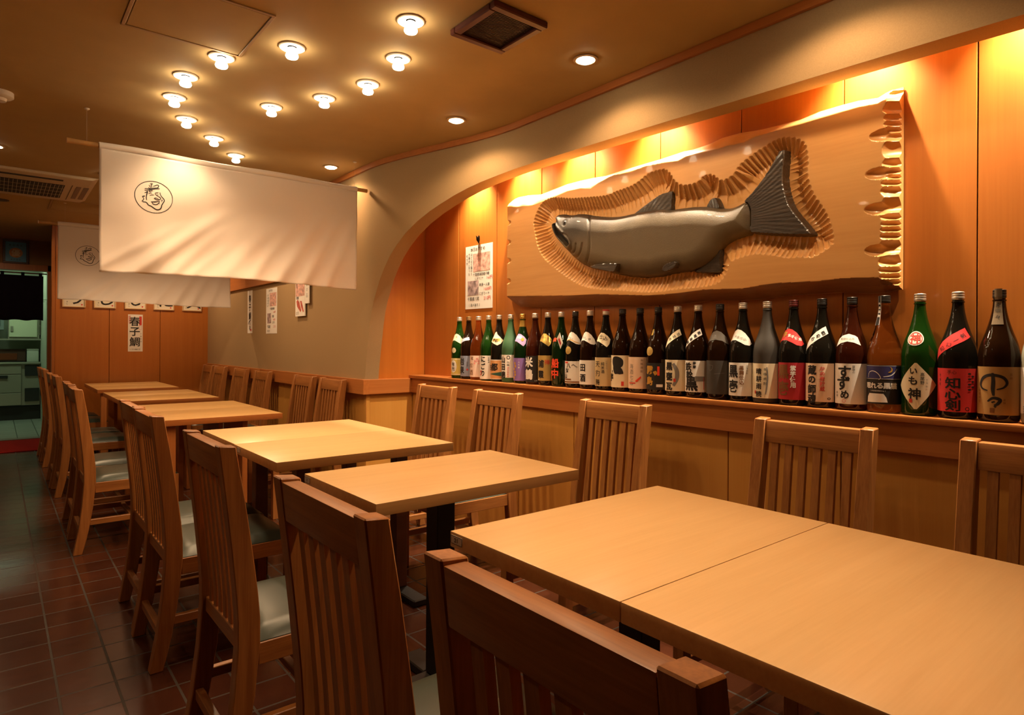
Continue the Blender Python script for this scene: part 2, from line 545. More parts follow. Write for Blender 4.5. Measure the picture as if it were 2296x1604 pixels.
# wood fascia running along the top of the wainscot, round the return
bm = BM()
box(bm, 1.885, 1.93, Y_RET - 0.025, Y_END, 0.786, 0.886, 0.002)
box(bm, 2.252, 2.30, Y_FRONT, Y_RET - 0.02, 0.786, 0.885, 0.002)
struct('trim_2', bm, M['rail_y'])
bm = BM(); box(bm, 1.887, 2.37, Y_RET - 0.0235, Y_RET + 0.03, 0.7865, 0.8855, 0.002)
struct('trim_3', bm, M['rail_x'])
# wood board along the beige wall, above the menus
bm = BM(); box(bm, 1.876, 1.90, 4.4, Y_END, 1.655, 1.80, 0.002)
struct('trim_4', bm, M['rail_y'])

# panelled end wall with its end post
bm = BM(); panels(bm, 'x', 0.462, 1.905, [0.932, 1.411], Y_END, 0.05, 0.0, CEIL)
struct('wall_end', bm, M['cedar'])
bm = BM(); box(bm, 0.436, 0.463, Y_END - 0.008, Y_END + 0.09, 0.0, CEIL, 0.002)
struct('trim_5', bm, M['rail_z'])

# wall round the kitchen doorway
bm = BM()
box(bm, X_LEFT, -0.55, Y_DOOR, Y_DOOR + 0.1, 0, CEIL)
box(bm, 0.51, 2.0, Y_DOOR, Y_DOOR + 0.1, 0, CEIL)
box(bm, -0.55, 0.51, Y_DOOR, Y_DOOR + 0.1, 1.99, CEIL)
struct('wall_doorway', bm, plain('brown_wall', (0.30, 0.16, 0.06), rough=0.7), smooth=False)
bm = BM()
box(bm, 0.47, 0.52, Y_DOOR - 0.015, Y_DOOR + 0.115, 0, 2.02, 0.002)
box(bm, -0.56, 0.52, Y_DOOR - 0.015, Y_DOOR + 0.115, 1.95, 2.02, 0.002)
struct('door_1', bm, M['rail_z'])
bm = BM(); box(bm, -0.6, 0.47, Y_DOOR - 0.12, Y_DOOR + 0.02, 0.0, 0.012, 0.002)
struct('trim_6', bm, plain('steel_sill', (0.30, 0.24, 0.20), rough=0.35, metal=0.6))

# kitchen beyond the doorway
M['kwall'] = plain('kitchen_wall', (0.55, 0.60, 0.50), rough=0.5)
bm = BM(); box(bm, -2.0, 0.6, Y_DOOR, 12.3, -0.06, -0.001)
m, nt, b = new_mat('kitchen_tiles')
br = nt.nodes.new('ShaderNodeTexBrick'); br.inputs['Scale'].default_value = 1.0
br.inputs['Brick Width'].default_value = 0.2; br.inputs['Row Height'].default_value = 0.2; br.inputs['Mortar Size'].default_value = 0.005
br.offset = 0.0
br.inputs['Color1'].default_value = (0.32, 0.36, 0.31, 1); br.inputs['Color2'].default_value = (0.27, 0.31, 0.27, 1); br.inputs['Mortar'].default_value = (0.10, 0.12, 0.10, 1)
tcn = nt.nodes.new('ShaderNodeTexCoord'); nt.links.new(tcn.outputs['Object'], br.inputs['Vector'])
nt.links.new(br.outputs['Color'], b.inputs['Base Color']); b.inputs['Roughness'].default_value = 0.35
struct('floor_kitchen', bm, m, smooth=False)
bm = BM(); box(bm, -2.0, 0.6, Y_DOOR + 0.1, 12.3, 2.45, 2.5)
struct('ceiling_kitchen', bm, M['kwall'], smooth=False)
bm = BM(); box(bm, 0.51, 0.6, Y_DOOR + 0.12, 12.3, 0, 2.45)
struct('wall_kitchen_right', bm, M['kwall'], smooth=False)
bm = BM(); box(bm, -2.0, 0.51, 12.2, 12.3, 0, 2.45)
struct('wall_kitchen_back', bm, M['kwall'], smooth=False)
bm = BM(); box(bm, -2.1, -2.0, Y_DOOR + 0.1, 12.3, 0, 2.45)
struct('wall_kitchen_left', bm, M['kwall'], smooth=False)

# ------------------------------------------------------------------ chairs
CW = 0.388                                    # width over the posts
Z_S = [0.0, 0.12, 0.25, 0.38, 0.46, 0.60, 0.75, 0.878]
X_S = [0.0, 0.022, 0.038, 0.047, 0.046, 0.033, 0.016, 0.0]
W_S = [0.042, 0.047, 0.051, 0.054, 0.054, 0.050, 0.045, 0.040]

def outer_x(z):
    return float(np.interp(z, Z_S, X_S))

def make_chair(label):
    t = thing('dining_chair', label, 'chair', group='slat-back dining chairs')
    zz = list(np.linspace(0, 0.878, 15))
    hw = CW / 2
    for s in (-1, 1):
        bm = BM()
        pts = [(outer_x(z), z) for z in zz] + [(outer_x(z) + float(np.interp(z, Z_S, W_S)), z - (0.004 if z > 0.8 else 0)) for z in zz[::-1]]
        y0, y1 = (hw - 0.040, hw) if s > 0 else (-hw, -hw + 0.040)
        prism(bm, pts, y0, y1, 'xz', 0.0025, 1)
        obj('back_post', bm, M['oak_z'], t)
    bm = BM(); prism(bm, [(0.0105, 0.797), (0.0025, 0.871), (0.036, 0.870), (0.043, 0.797)], -hw + 0.0405, hw - 0.0405, 'xz', 0.003, 2)
    obj('top_rail', bm, M['oak_y'], t)
    bm = BM(); box(bm, 0.056, 0.082, -hw + 0.0405, hw - 0.0405, 0.352, 0.395, 0.002)
    obj('lower_rail', bm, M['oak_y'], t)
    bm = BM()
    inn = CW - 0.08
    gap = (inn - 6 * 0.024) / 7
    zs = list(np.linspace(0.393, 0.80, 9))
    for k in range(6):
        y = -inn / 2 + gap + k * (0.024 + gap)
        off = [0.013 + 0.003 * (z - 0.39) for z in zs]
        pts = [(outer_x(z) + o, z) for z, o in zip(zs, off)] + [(outer_x(z) + o + 0.015, z) for z, o in zip(zs[::-1], off[::-1])]
        prism(bm, pts, y, y + 0.024, 'xz')
    obj('slat_panel', bm, M['oak_z'], t)
    for s in (-1, 1):
        bm = BM(); yc = s * (hw - 0.018); box(bm, 0.098, 0.461, yc - 0.012, yc + 0.012, 0.318, 0.374, 0.002)
        obj('side_rail', bm, M['oak_x'], t)
    bm = BM(); box(bm, 0.472, 0.496, -hw + 0.0405, hw - 0.0405, 0.318, 0.372, 0.002)
    obj('front_rail', bm, M['oak_y'], t)
    bm = BM()
    n = 14
    x0, x1, y1 = 0.084, 0.498, hw - 0.009
    g = []
    for i in range(n + 1):
        row = []
        for j in range(n + 1):
            u, v = i / n * 2 - 1, j / n * 2 - 1
            d = (1 - abs(u) ** 6) * (1 - abs(v) ** 6)
            row.append(bm.verts.new(((x0 + x1) / 2 + u * (x1 - x0) / 2, v * y1, 0.376 + 0.030 * max(0, d) ** 0.4 + 0.006 * (1 - u * u) * (1 - v * v))))
        g.append(row)
    for i in range(n):
        for j in range(n):
            bm.faces.new((g[i][j], g[i + 1][j], g[i + 1][j + 1], g[i][j + 1]))
    rim = [g[i][0] for i in range(n + 1)] + [g[n][j] for j in range(1, n + 1)] + [g[i][n] for i in range(n - 1, -1, -1)] + [g[0][j] for j in range(n - 1, 0, -1)]
    low = [bm.verts.new((v.co.x, v.co.y, 0.3745)) for v in rim]
    for i in range(len(rim)):
        bm.faces.new((rim[i], rim[(i + 1) % len(rim)], low[(i + 1) % len(rim)], low[i]))
    bm.faces.new(low)
    obj('seat', bm, M['vinyl'], t)
    for s in (-1, 1):
        bm = BM()
        box(bm, 0.462, 0.500, (hw - 0.040 if s > 0 else -hw), (hw if s > 0 else -hw + 0.040), 0.0, 0.374, 0.002)
        obj('leg', bm, M['oak_z'], t)
    for s in (-1, 1):
        bm = BM(); yc = s * (hw - 0.02); box(bm, 0.075, 0.4625, yc - 0.011, yc + 0.011, 0.148, 0.178, 0.002)
        obj('stretcher', bm, M['oak_x'], t)
    bm = BM(); box(bm, 0.262, 0.284, -hw + 0.0312, hw - 0.0312, 0.152, 0.174, 0.002)
    obj('stretcher', bm, M['oak_y'], t)
    bm = BM(); box(bm, 0.030, 0.052, -hw + 0.0405, hw - 0.0405, 0.105, 0.135, 0.002)
    obj('stretcher', bm, M['oak_y'], t)
    return t

NTH = ['first', 'second', 'third', 'fourth', 'fifth', 'sixth', 'seventh', 'eighth', 'ninth', 'tenth', 'eleventh']
aisle = [(0.402, 0.468), (0.409, 1.026), (0.417, 1.820), (0.408, 2.625), (0.417, 3.036),
         (0.318, 4.220), (0.328, 4.735), (0.330, 5.790), (0.318, 6.196), (0.325, 7.215), (0.315, 7.625)]
wallside = [(2.092, 0.375), (2.098, 0.985), (2.128, 1.870), (2.092, 2.660), (2.080, 3.238),
            (1.872, 4.275), (1.874, 4.800), (1.868, 5.765), (1.874, 6.430), (1.870, 7.135), (1.872, 7.625)]
chair0 = None
for k, (x, y) in enumerate(aisle):
    lab = ('oak slat-back chair seen from behind, largest, cut by the bottom of the picture' if k == 0 else
           'oak slat-back chair on the aisle side of the tables, %s from the camera' % NTH[k])
    if chair0 is None:
        chair0 = make_chair(lab)
        chair0.location = (x, y, 0)
    else:
        dup(chair0, (x, y, 0), 0.0, lab)
for k, (x, y) in enumerate(wallside):
    lab = ('oak slat-back chair facing us by the bottle shelf, cut by the right edge' if k == 0 else
           'oak slat-back chair on the wall side of the tables, %s from the camera' % NTH[k])
    dup(chair0, (x, y, 0), PI, lab)

# ------------------------------------------------------------------ tables
def top_mesh(w, d, th, z1):
    bm = BM()
    box(bm, 0, w, 0, d, z1 - th, z1, 0.003, 2)
    for f in bm.faces:
        f.normal_update()
        f.material_index = 0 if f.normal.z > 0.9 else 1
    return bm

def make_table(label, w, d, kind):
    t = thing('restaurant_table', label, 'table', group='restaurant tables in a row')
    if kind in ('column', 'tleg'):
        obj('tabletop', top_mesh(w, d, 0.036, 0.70), [M['maple'], M['maple_edge']], t)
        xs = [w * 0.48] if kind == 'column' else [0.19, 0.64]
        for x in xs:
            hwid = 0.035 if kind == 'column' else 0.029
            bm = BM(); box(bm, x - hwid, x + hwid, d / 2 - hwid, d / 2 + hwid, 0.031, 0.6635, 0.003)
            obj('column' if kind == 'column' else 'leg', bm, M['black'] if kind == 'column' else M['dark_wood'], t)
            bm = BM()
            if kind == 'column':
                box(bm, x - 0.20, x + 0.20, d / 2 - 0.04, d / 2 + 0.04, 0.0, 0.03, 0.004)
                box(bm, x - 0.04, x + 0.04, d / 2 - 0.19, d / 2 - 0.041, 0.0, 0.03, 0.004)
                box(bm, x - 0.04, x + 0.04, d / 2 + 0.041, d / 2 + 0.19, 0.0, 0.03, 0.004)
            else:
                box(bm, x - 0.035, x + 0.035, d / 2 - 0.2, d / 2 + 0.2, 0.0, 0.03, 0.005)
            obj('foot', bm, M['black'], t)
    else:
        obj('tabletop', top_mesh(w, d, 0.034, 0.70), [M['amber_top'], M['rail_x']], t)
        if kind == 'post':
            bm = BM(); box(bm, 0.03, 0.075, 0.03, 0.075, 0.0, 0.6655, 0.002)
            obj('leg', bm, M['rail_z'], t)
        else:
            bm = BM(); box(bm, 0.20, 0.23, 0.05, d - 0.05, 0.0, 0.6655, 0.002)
            obj('leg', bm, M['rail_z'], t)
        bm = BM(); box(bm, 0.435, 0.465, 0.05, d - 0.07, 0.0, 0.6655, 0.002)
        obj('side_panel', bm, M['rail_z'], t)
    return t

def number_plate(t, y, text):
    bm = BM(); box(bm, -0.0012, -0.0001, y - 0.022, y + 0.022, 0.674, 0.693)
    p = obj('number_plate', bm, plain('plate_grey', (0.55, 0.5, 0.42), rough=0.4), t)
    a = Art()
    a.frame(-0.022, 0.022, -0.0095, 0.0095, 0.0012)
    if text: a.row(text, -0.004, 0, 0.013, 0.62, 0.02)
    art_obj('lettering', a, lambda s, z: Vector((-0.0018, y - s, 0.6835 + z)), M['ink'], p)

ta = make_table('pale wood table joined behind the nearest one, with a small number plate', 0.755, 0.510, 'column')
ta.location = (0.810, 0.704, 0); number_plate(ta, 0.483, '21')
tb = make_table('pale wood table nearest the camera, running out of the bottom right corner', 0.755, 0.512, 'column')
tb.location = (0.810, 0.191, 0)
tc_ = make_table('single pale wood table between the two joined pairs of pale tables', 0.765, 0.505, 'column')
tc_.location = (0.787, 1.535, 0); number_plate(tc_, 0.478, '11')
td = make_table('nearer of the joined pale wood tables left of the arch foot', 0.760, 0.527, 'tleg')
td.location = (0.780, 2.284, 0); number_plate(td, 0.455, '')
te = make_table('farther of the joined pale wood tables left of the arch foot', 0.760, 0.527, 'tleg')
te.location = (0.783, 2.812, 0)
row = [('nearer leaf table of the first amber pair behind the pale tables', 'post', 3.875), ('farther leaf table of the first amber pair behind the pale tables', 'slab', 4.40),
       ('nearer amber table of the second pair from the panelled end wall', 'post', 5.285), ('farther amber table of the second pair from the panelled end wall', 'slab', 5.807),
       ('amber table second from the panelled end wall, front edge lit', 'post', 6.70), ('amber table standing against the panelled end wall', 'slab', 7.24)]
proto = {}
for lab, kd, y in row:
    if kd not in proto:
        proto[kd] = make_table(lab, 0.655, 0.519, kd); proto[kd].location = (0.703, y, 0)
    else:
        dup(proto[kd], (0.703, y, 0), 0.0, lab)

# bottle shelf resting on the fascia
bm = BM(); box(bm, 2.238, X_ALC - 0.001, -0.94, 3.888, 0.8855, 0.908, 0.004, 2)
tag(obj('bottle_shelf', bm, M['rail_y']), 'long wooden shelf along the alcove carrying the row of bottles', 'shelf')

# ------------------------------------------------------------------ ceiling lamps
M['bulb'] = plain('bulb_glow', (1, 0.9, 0.75), rough=0.3, emit=(1.0, 0.80, 0.52), estr=14.0)
M['glow_disc'] = plain('downlight_glow', (1, 0.9, 0.75), rough=0.3, emit=(1.0, 0.80, 0.52), estr=16.0)
M['reflector'] = plain('lamp_dish', (0.86, 0.80, 0.68), rough=0.3)
M['ring_dark'] = plain('lamp_ring', (0.16, 0.11, 0.07), rough=0.4)

def spot(parent, z, watts, size, blend, radius, tilt=None):
    d = bpy.data.lights.new('lamp_light', 'SPOT')
    d.energy = watts; d.color = WARM; d.spot_size = rad(size); d.spot_blend = blend; d.shadow_soft_size = radius
    o = bpy.data.objects.new('lamp_light', d)
    COL.objects.link(o); o.parent = parent; o.location = (0, 0, z)
    if tilt: o.rotation_euler = tilt
    return o

def make_bulb_lamp(label):
    t = thing('ceiling_bulb', label, 'lamp', group='ring of ceiling bulbs')
    bm = BM(); lathe(bm, [(0.050, -0.0005), (0.050, -0.005), (0.046, -0.007), (0.020, -0.003), (0.018, -0.0005)], 28)
    obj('dish', bm, M['reflector'], t)
    bm = BM(); lathe(bm, [(0.0150, -0.006), (0.0150, -0.014), (0.018, -0.022), (0.0235, -0.032), (0.0245, -0.038), (0.0215, -0.044), (0.012, -0.048), (0.002, -0.0487)], 24)
    obj('bulb', bm, M['bulb'], t)
    spot(t, -0.054, BULB_W, 124, 0.8, 0.025)
    return t

ring = [((1.166, 2.022), 'glowing ceiling bulb nearest the dark square vent, first of the outer curve'),
        ((0.907, 2.504), 'glowing ceiling bulb second along the outer curve from the vent'),
        ((0.715, 2.776), 'glowing ceiling bulb third along the outer curve, by the hatch corner'),
        ((0.644, 3.078), 'glowing ceiling bulb fourth along the outer curve from the vent'),
        ((0.658, 3.375), 'glowing ceiling bulb fifth along the outer curve, leftmost of all'),
        ((0.772, 3.664), 'glowing ceiling bulb sixth along the outer curve from the vent'),
        ((0.967, 3.904), 'glowing ceiling bulb seventh along the outer curve from the vent'),
        ((1.163, 4.177), 'glowing ceiling bulb last of the outer curve, touching the top edge of the front curtain'),
        ((1.280, 2.320), 'glowing ceiling bulb first of the inner curve, just left of the dark vent'),
        ((1.302, 2.639), 'glowing ceiling bulb second of the inner curve from the vent'),
        ((1.215, 2.923), 'glowing ceiling bulb third of the inner curve from the vent'),
        ((1.059, 3.202), 'glowing ceiling bulb fourth and last of the inner curve')]
b0 = make_bulb_lamp(ring[0][1]); b0.location = (*ring[0][0], CEIL)
for (x, y), lab in ring[1:]:
    dup(b0, (x, y, CEIL), 0.0, lab)

def make_downlight(label):
    t = thing('downlight', label, 'lamp', group='flush ceiling downlights')
    bm = BM(); lathe(bm, [(0.052, -0.0005), (0.052, -0.004), (0.040, -0.006), (0.037, -0.0005)], 28)
    obj('ring', bm, M['ceil_frame'], t)
    bm = BM(); lathe(bm, [(0.0365, -0.001), (0.0365, -0.006), (0.028, -0.011), (0.010, -0.013)], 28)
    obj('lens', bm, M['glow_disc'], t)
    spot(t, -0.02, DOWN_W, 150, 0.45, 0.03)
    return t
downs = [((1.88, 1.835), 'round flush downlight right of the dark vent, beside the beige arch wall'),
         ((1.87, 2.766), 'round flush downlight second along the beige arch wall from the vent'),
         ((1.728, 4.040), 'round flush downlight above the right end of the front curtain'),
         ((-0.01, 4.918), 'round flush downlight at the left edge of the picture, above the air conditioner')]
d0 = make_downlight(downs[0][1]); d0.location = (*downs[0][0], CEIL)
for (x, y), lab in downs[1:]:
    dup(d0, (x, y, CEIL), 0.0, lab)
for (x, y), lab in (((0.92, 0.78), 'round flush downlight over the two nearest tables'),
                    ((1.88, 0.90), 'round flush downlight by the arch wall above the right edge'),
                    ((0.60, 5.25), 'round flush downlight on the aisle side, behind the front curtain'),
                    ((1.45, 5.25), 'round flush downlight on the wall side, behind the front curtain'),
                    ((-0.35, 7.30), 'round flush downlight left of the picture before the kitchen doorway'),
                    ((1.30, 7.20), 'round flush downlight near the panelled end wall, behind the rear curtain'),
                    ((-0.9, 2.2), 'round flush downlight over the aisle left of the picture')):
    r_ = dup(d0, (x, y, CEIL), 0.0, lab)
    if 'nearest tables' in lab:
        for c_ in r_.children:
            if c_.type == 'LIGHT':
                c_.data = c_.data.copy(); c_.data.energy = 26.0; c_.data.spot_size = rad(84); c_.data.spot_blend = 1.0
    elif 'curtain' in lab:
        for c_ in r_.children:
            if c_.type == 'LIGHT':
                c_.data = c_.data.copy(); c_.data.energy = 15.0
    elif 'doorway' in lab:
        for c_ in r_.children:
            if c_.type == 'LIGHT':
                c_.data = c_.data.copy(); c_.data.energy = 9.0; c_.data.spot_size = rad(176); c_.data.spot_blend = 0.2

def make_alcove_lamp(label):
    t = thing('alcove_spotlight', label, 'lamp', group='spotlights hidden above the alcove')
    bm = BM(); lathe(bm, [(0.030, -0.0005), (0.030, -0.030), (0.026, -0.030), (0.020, -0.012), (0.001, -0.010)], 20)
    obj('housing', bm, M['ring_dark'], t)
    bm = BM(); lathe(bm, [(0.016, -0.014), (0.022, -0.026), (0.016, -0.029), (0.002, -0.030)], 20)
    obj('bulb', bm, M['bulb'], t)
    spot(t, -0.034, ALCOVE_W, 94, 1.0, 0.012).data.color = WARM_ALCOVE
    return t
alc = [(3.25, 'spotlight tucked above the alcove over the menu sheet'), (2.785, 'spotlight tucked above the left end of the carved board'),
       (2.335, 'spotlight tucked above the carved fish head'), (1.835, 'spotlight tucked above the middle of the carved board'),
       (0.935, 'spotlight tucked above the right end of the carved board'), (0.46, 'spotlight tucked above the alcove at the right edge of the picture')]
a0 = make_alcove_lamp(alc[0][1]); a0.location = (2.305, alc[0][0], CEIL)
for y, lab in alc[1:]:
    dup(a0, (2.305, y, CEIL), 0.0, lab)

# ------------------------------------------------------------------ other things on the ceiling
t = thing('ceiling_vent', 'dark red-brown square vent in the ceiling with a slatted grille', 'vent', (1.434, 1.847, CEIL))
bm = BM()
for x0, x1, y0, y1 in ((-0.123, 0.123, -0.138, -0.108), (-0.123, 0.123, 0.108, 0.138), (-0.123, -0.093, -0.108, 0.108), (0.093, 0.123, -0.108, 0.108)):
    box(bm, x0, x1, y0, y1, -0.024, -0.0005, 0.004)
obj('frame', bm, plain('vent_red', (0.085, 0.02, 0.014), rough=0.35), t)
bm = BM(); box(bm, -0.094, 0.094, -0.109, 0.109, -0.006, -0.0008)
for k in range(26):
    y = -0.104 + k * 0.0083
    box(bm, -0.093, 0.093, y - 0.0016, y + 0.0016, -0.014, -0.006)
obj('grille', bm, plain('vent_dark', (0.035, 0.018, 0.010), rough=0.5), t, smooth=False)

def hatch(name, label, x0, x1, y0, y1):
    t = thing(name, label, 'hatch', ((x0 + x1) / 2, (y0 + y1) / 2, CEIL))
    w, d = (x1 - x0) / 2, (y1 - y0) / 2
    bm = BM()
    for a, b_, c, e in ((-w, w, -d, -d + 0.012), (-w, w, d - 0.012, d), (-w, -w + 0.012, -d + 0.012, d - 0.012), (w - 0.012, w, -d + 0.012, d - 0.012)):
        box(bm, a, b_, c, e, -0.005, -0.0005, 0.001)
    obj('frame', bm, M['ceil_frame'], t)
    bm = BM(); box(bm, -w + 0.017, w - 0.017, -d + 0.017, d - 0.017, -0.003, -0.0005)
    obj('panel', bm, M['ceil'], t)
hatch('ceiling_hatch', 'square access hatch in the ceiling left of the bulbs', 0.352, 0.776, 2.300, 2.728)
hatch('ceiling_hatch', 'small ceiling hatch between the air conditioner and the rear curtain', 0.35, 0.78, 6.45, 6.95)

t = thing('air_conditioner', 'beige ceiling cassette air conditioner with a dark grille, at the left edge', 'air conditioner', (0, 0, CEIL))
bm = BM(); prism(bm, [(-0.62, 0), (0.575, 0), (0.535, -0.022), (-0.60, -0.022)], 5.43, 6.35, 'xz', 0.004)
M['ac'] = plain('ac_beige', (0.58, 0.46, 0.30), rough=0.45)
obj('housing', bm, M['ac'], t)
bm = BM(); box(bm, -0.50, 0.392, 5.715, 6.24, -0.0245, -0.0215)
g_ = obj('grille', bm, plain('ac_dark', (0.02, 0.014, 0.010), rough=0.6), t, smooth=False)
bm = BM()
for k in range(37):
    x = -0.49 + k * 0.0242
    box(bm, x - 0.0014, x + 0.0014, 5.716, 6.239, -0.027, -0.0246)
for k in range(3):
    y = 5.84 + k * 0.13
    box(bm, -0.499, 0.391, y - 0.0012, y + 0.0012, -0.0268, -0.0247)
obj('lattice', bm, M['ac'], g_, smooth=False)
bm = BM(); box(bm, -0.50, 0.37, 5.535, 5.575, -0.0245, -0.0215)
obj('air_slot', bm, plain('ac_slot', (0.03, 0.022, 0.015), rough=0.6), t, smooth=False)
bm = BM(); box(bm, 0.432, 0.438, 5.68, 6.28, -0.0235, -0.0215)
obj('seam', bm, plain('ac_seam', (0.14, 0.09, 0.05), rough=0.6), t, smooth=False)
for x0, x1 in ((0.462, 0.492), (0.508, 0.540)):
    bm = BM(); box(bm, x0, x1, 5.71, 6.20, -0.0245, -0.0215)
    obj('sensor_window', bm, plain('ac_window', (0.20, 0.12, 0.07), rough=0.4), t, smooth=False)

t = thing('smoke_detector', 'small round beige detector on the ceiling at the left edge', 'detector', (0.008, 3.84, CEIL))
bm = BM(); lathe(bm, [(0.055, -0.0005), (0.055, -0.022), (0.048, -0.028), (0.030, -0.030)], 28)
obj('body', bm, M['white_plastic'], t)
bm = BM(); lathe(bm, [(0.030, -0.0305), (0.026, -0.044), (0.012, -0.047)], 20)
obj('sensor', bm, M['white_plastic'], t)
bm = BM(); lathe(bm, [(0.055, -0.0005), (0.055, -0.006), (0.045, -0.008)], 28)
tag(obj('ceiling_speaker', bm, plain('speaker_dark', (0.08, 0.055, 0.035), rough=0.6), origin=(0, 0, 0)), 'dark round disc on the ceiling beyond the air conditioner', 'speaker').location = (0.028, 6.76, CEIL)

# ------------------------------------------------------------------ half curtains (noren)
# emblem strokes, traced in a 1871 x 1604 drawing, then centred and sheared upright
EMB = [
 ([(725, 385), (760, 370), (800, 380), (765, 415), (745, 440)], 24), ([(690, 425), (715, 440), (728, 480), (750, 492), (775, 480), (780, 440), (760, 430)], 22),
 ([(820, 470), (870, 450), (930, 425), (975, 430), (985, 470), (955, 515), (900, 520)], 32),
 ([(570, 540), (680, 545), (800, 530), (980, 520)], 30), ([(565, 600), (690, 592), (860, 560), (1020, 545)], 34),
 ([(690, 500), (710, 560), (760, 600), (810, 635)], 28), ([(800, 570), (740, 600), (705, 640), (730, 662), (775, 650)], 26),
 ([(565, 690), (610, 680), (655, 645), (640, 720), (620, 820), (625, 950)], 36),
 ([(680, 735), (730, 710), (790, 710)], 22), ([(720, 790), (775, 770), (845, 772)], 22),
 ([(880, 705), (930, 695), (985, 690)], 24), ([(875, 715), (905, 760), (960, 810), (1020, 850), (1045, 895), (1020, 935), (960, 945), (890, 920), (860, 885), (905, 875), (960, 900), (1000, 930)], 26),
 ([(930, 770), (985, 770)], 20),
 ([(1025, 680), (1040, 760), (1085, 840), (1140, 910), (1160, 980), (1120, 1060), (1085, 1130), (1070, 1210), (1030, 1270), (960, 1290), (890, 1265), (810, 1200), (740, 1150), (680, 1120), (640, 1055), (600, 1020), (530, 1005), (500, 975), (540, 925), (530, 870), (500, 825)], 34),
 ([(495, 825), (545, 815), (575, 805)], 40),
 ([(755, 1010), (830, 1015), (930, 1005), (1015, 995)], 34), ([(785, 1020), (815, 1075), (880, 1110), (950, 1095), (1000, 1040), (1020, 995)], 28),
 ([(985, 1040), (1020, 1090)], 22), ([(1060, 960), (1095, 945), (1075, 1020)], 20),
]
def emblem_art(scale):
    a = Art()
    def tr(p):
        x, y = p
        return ((x - 845) * scale, -((y - 845) - 0.16 * (x - 845)) * scale * 0.97)
    for pts, w in EMB:
        a.stroke([tr(p) for p in pts], w * scale, 0.55)
    a.ring(0, 0, 575 * scale, 20 * scale, 56, 545 * scale)
    return a

def make_noren(label, y0, x0, x1, zt, zb, rod0, rod1, emb_x, emb_z, emb_scale, phase, cords, group):
    t = thing('half_curtain', label, 'curtain', ((x0 + x1) / 2, y0, zt), 0, group)
    cx = (x0 + x1) / 2
    wdt, hgt = x1 - x0, zt - zb
    def surf(x, z):
        """x, z in world; returns a point in the curtain's own frame, on its near face"""
        u = (x - x0) / wdt
        v = min(1, max(0, (zt - z) / hgt))
        d = 0.016 * v * math.sin(9.0 * u + 2.2 * v + phase) + 0.012 * v * v * math.sin(23 * u - 4.4 * v + 1.3 * phase)
        d += 0.010 * math.sin(5 * v * PI + 9 * u + phase) * v * (1 - v)
        # a soft kick toward the room low down, left of the middle
        d += 0.060 * math.exp(-((u - 0.40) / 0.26) ** 2) * max(0, (v - 0.60) / 0.40) ** 2
        # slanting folds running down from the sleeve
        for u0, sl, wd, am, v0 in ((0.24, 0.55, 0.040, 0.038, 0.36), (0.33, 0.42, 0.028, 0.022, 0.52), (0.50, 0.40, 0.035, 0.018, 0.42), (0.70, 0.30, 0.032, 0.030, 0.22), (0.80, 0.26, 0.028, 0.026, 0.20), (0.90, 0.20, 0.028, 0.026, 0.18), (0.60, 0.34, 0.025, 0.014, 0.3), (0.14, 0.7, 0.03, 0.014, 0.5), (0.42, 0.5, 0.02, 0.010, 0.66)):
            d += am * math.exp(-((u - u0 + sl * (v - 0.75)) / wd) ** 2) * max(0, v - v0) / (1 - v0)
        zz = z + 0.012 * v * math.sin(3.2 * u + phase) * v
        return Vector((x - cx, -0.012 - d, zz - zt))
    bm = BM()
    nx, nz = 110, 56
    g = [[bm.verts.new(surf(x0 + wdt * i / nx, zt - 0.014 - (hgt - 0.014) * k / nz)) for k in range(nz + 1)] for i in range(nx + 1)]
    for i in range(nx):
        for k in range(nz):
            bm.faces.new((g[i][k], g[i + 1][k], g[i + 1][k + 1], g[i][k + 1]))
    o = obj('cloth', bm, M['cloth'], t)
    so = o.modifiers.new('thickness', 'SOLIDIFY'); so.thickness = 0.0012; so.offset = 0
    bm = BM()
    tube(bm, [(x0 - cx + wdt * k / 30, 0.0, 0.004 * math.sin(k * 0.4)) for k in range(31)], 0.0185, 14)
    obj('rod_sleeve', bm, M['cloth'], t)
    bm = BM()
    pts = [(rod0 - cx + (rod1 - rod0) * k / 40, 0, 0) for k in range(41)]
    tube(bm, pts, [0.0125 + (0.0018 if k % 7 == 0 else 0) for k in range(41)], 12)
    obj('rod', bm, plain('bamboo', (0.50, 0.27, 0.09), rough=0.4, var=0.15, vscale=30), t)
    for xc in cords:
        bm = BM(); tube(bm, [(xc - cx, 0, 0.012), (xc - cx, 0, CEIL - zt - 0.007)], 0.0005, 6)
        c = obj('hanging_cord', bm, M['cord'], t)
        bm = BM(); lathe(bm, [(0.012, CEIL - zt - 0.0005), (0.012, CEIL - zt - 0.004), (0.006, CEIL - zt - 0.008)], 14, xc - cx, 0)
        obj('ceiling_hook', bm, M['white_plastic'], c)
    a = emblem_art(emb_scale)
    art_obj('emblem', a, lambda x, z: surf(emb_x + x, emb_z + z) + Vector((0, -0.0016, 0)), M['ink'], t, 0.008, 0.008)
    return t
make_noren('large white half curtain in front, black round face emblem, hung on a bamboo rod', 3.828, 0.403, 1.812, 2.128, 1.478, 0.268, 1.885,
           0.648, 1.898, 0.000158, 0.4, (0.351, 1.800), 'white half curtains')
make_noren('white half curtain hanging further back, partly hidden behind the front curtain', 6.55, 0.400, 1.775, 2.122, 1.476, 0.268, 1.86,
           0.613, 1.868, 0.000158, 2.1, (0.45, 1.72), 'white half curtains')

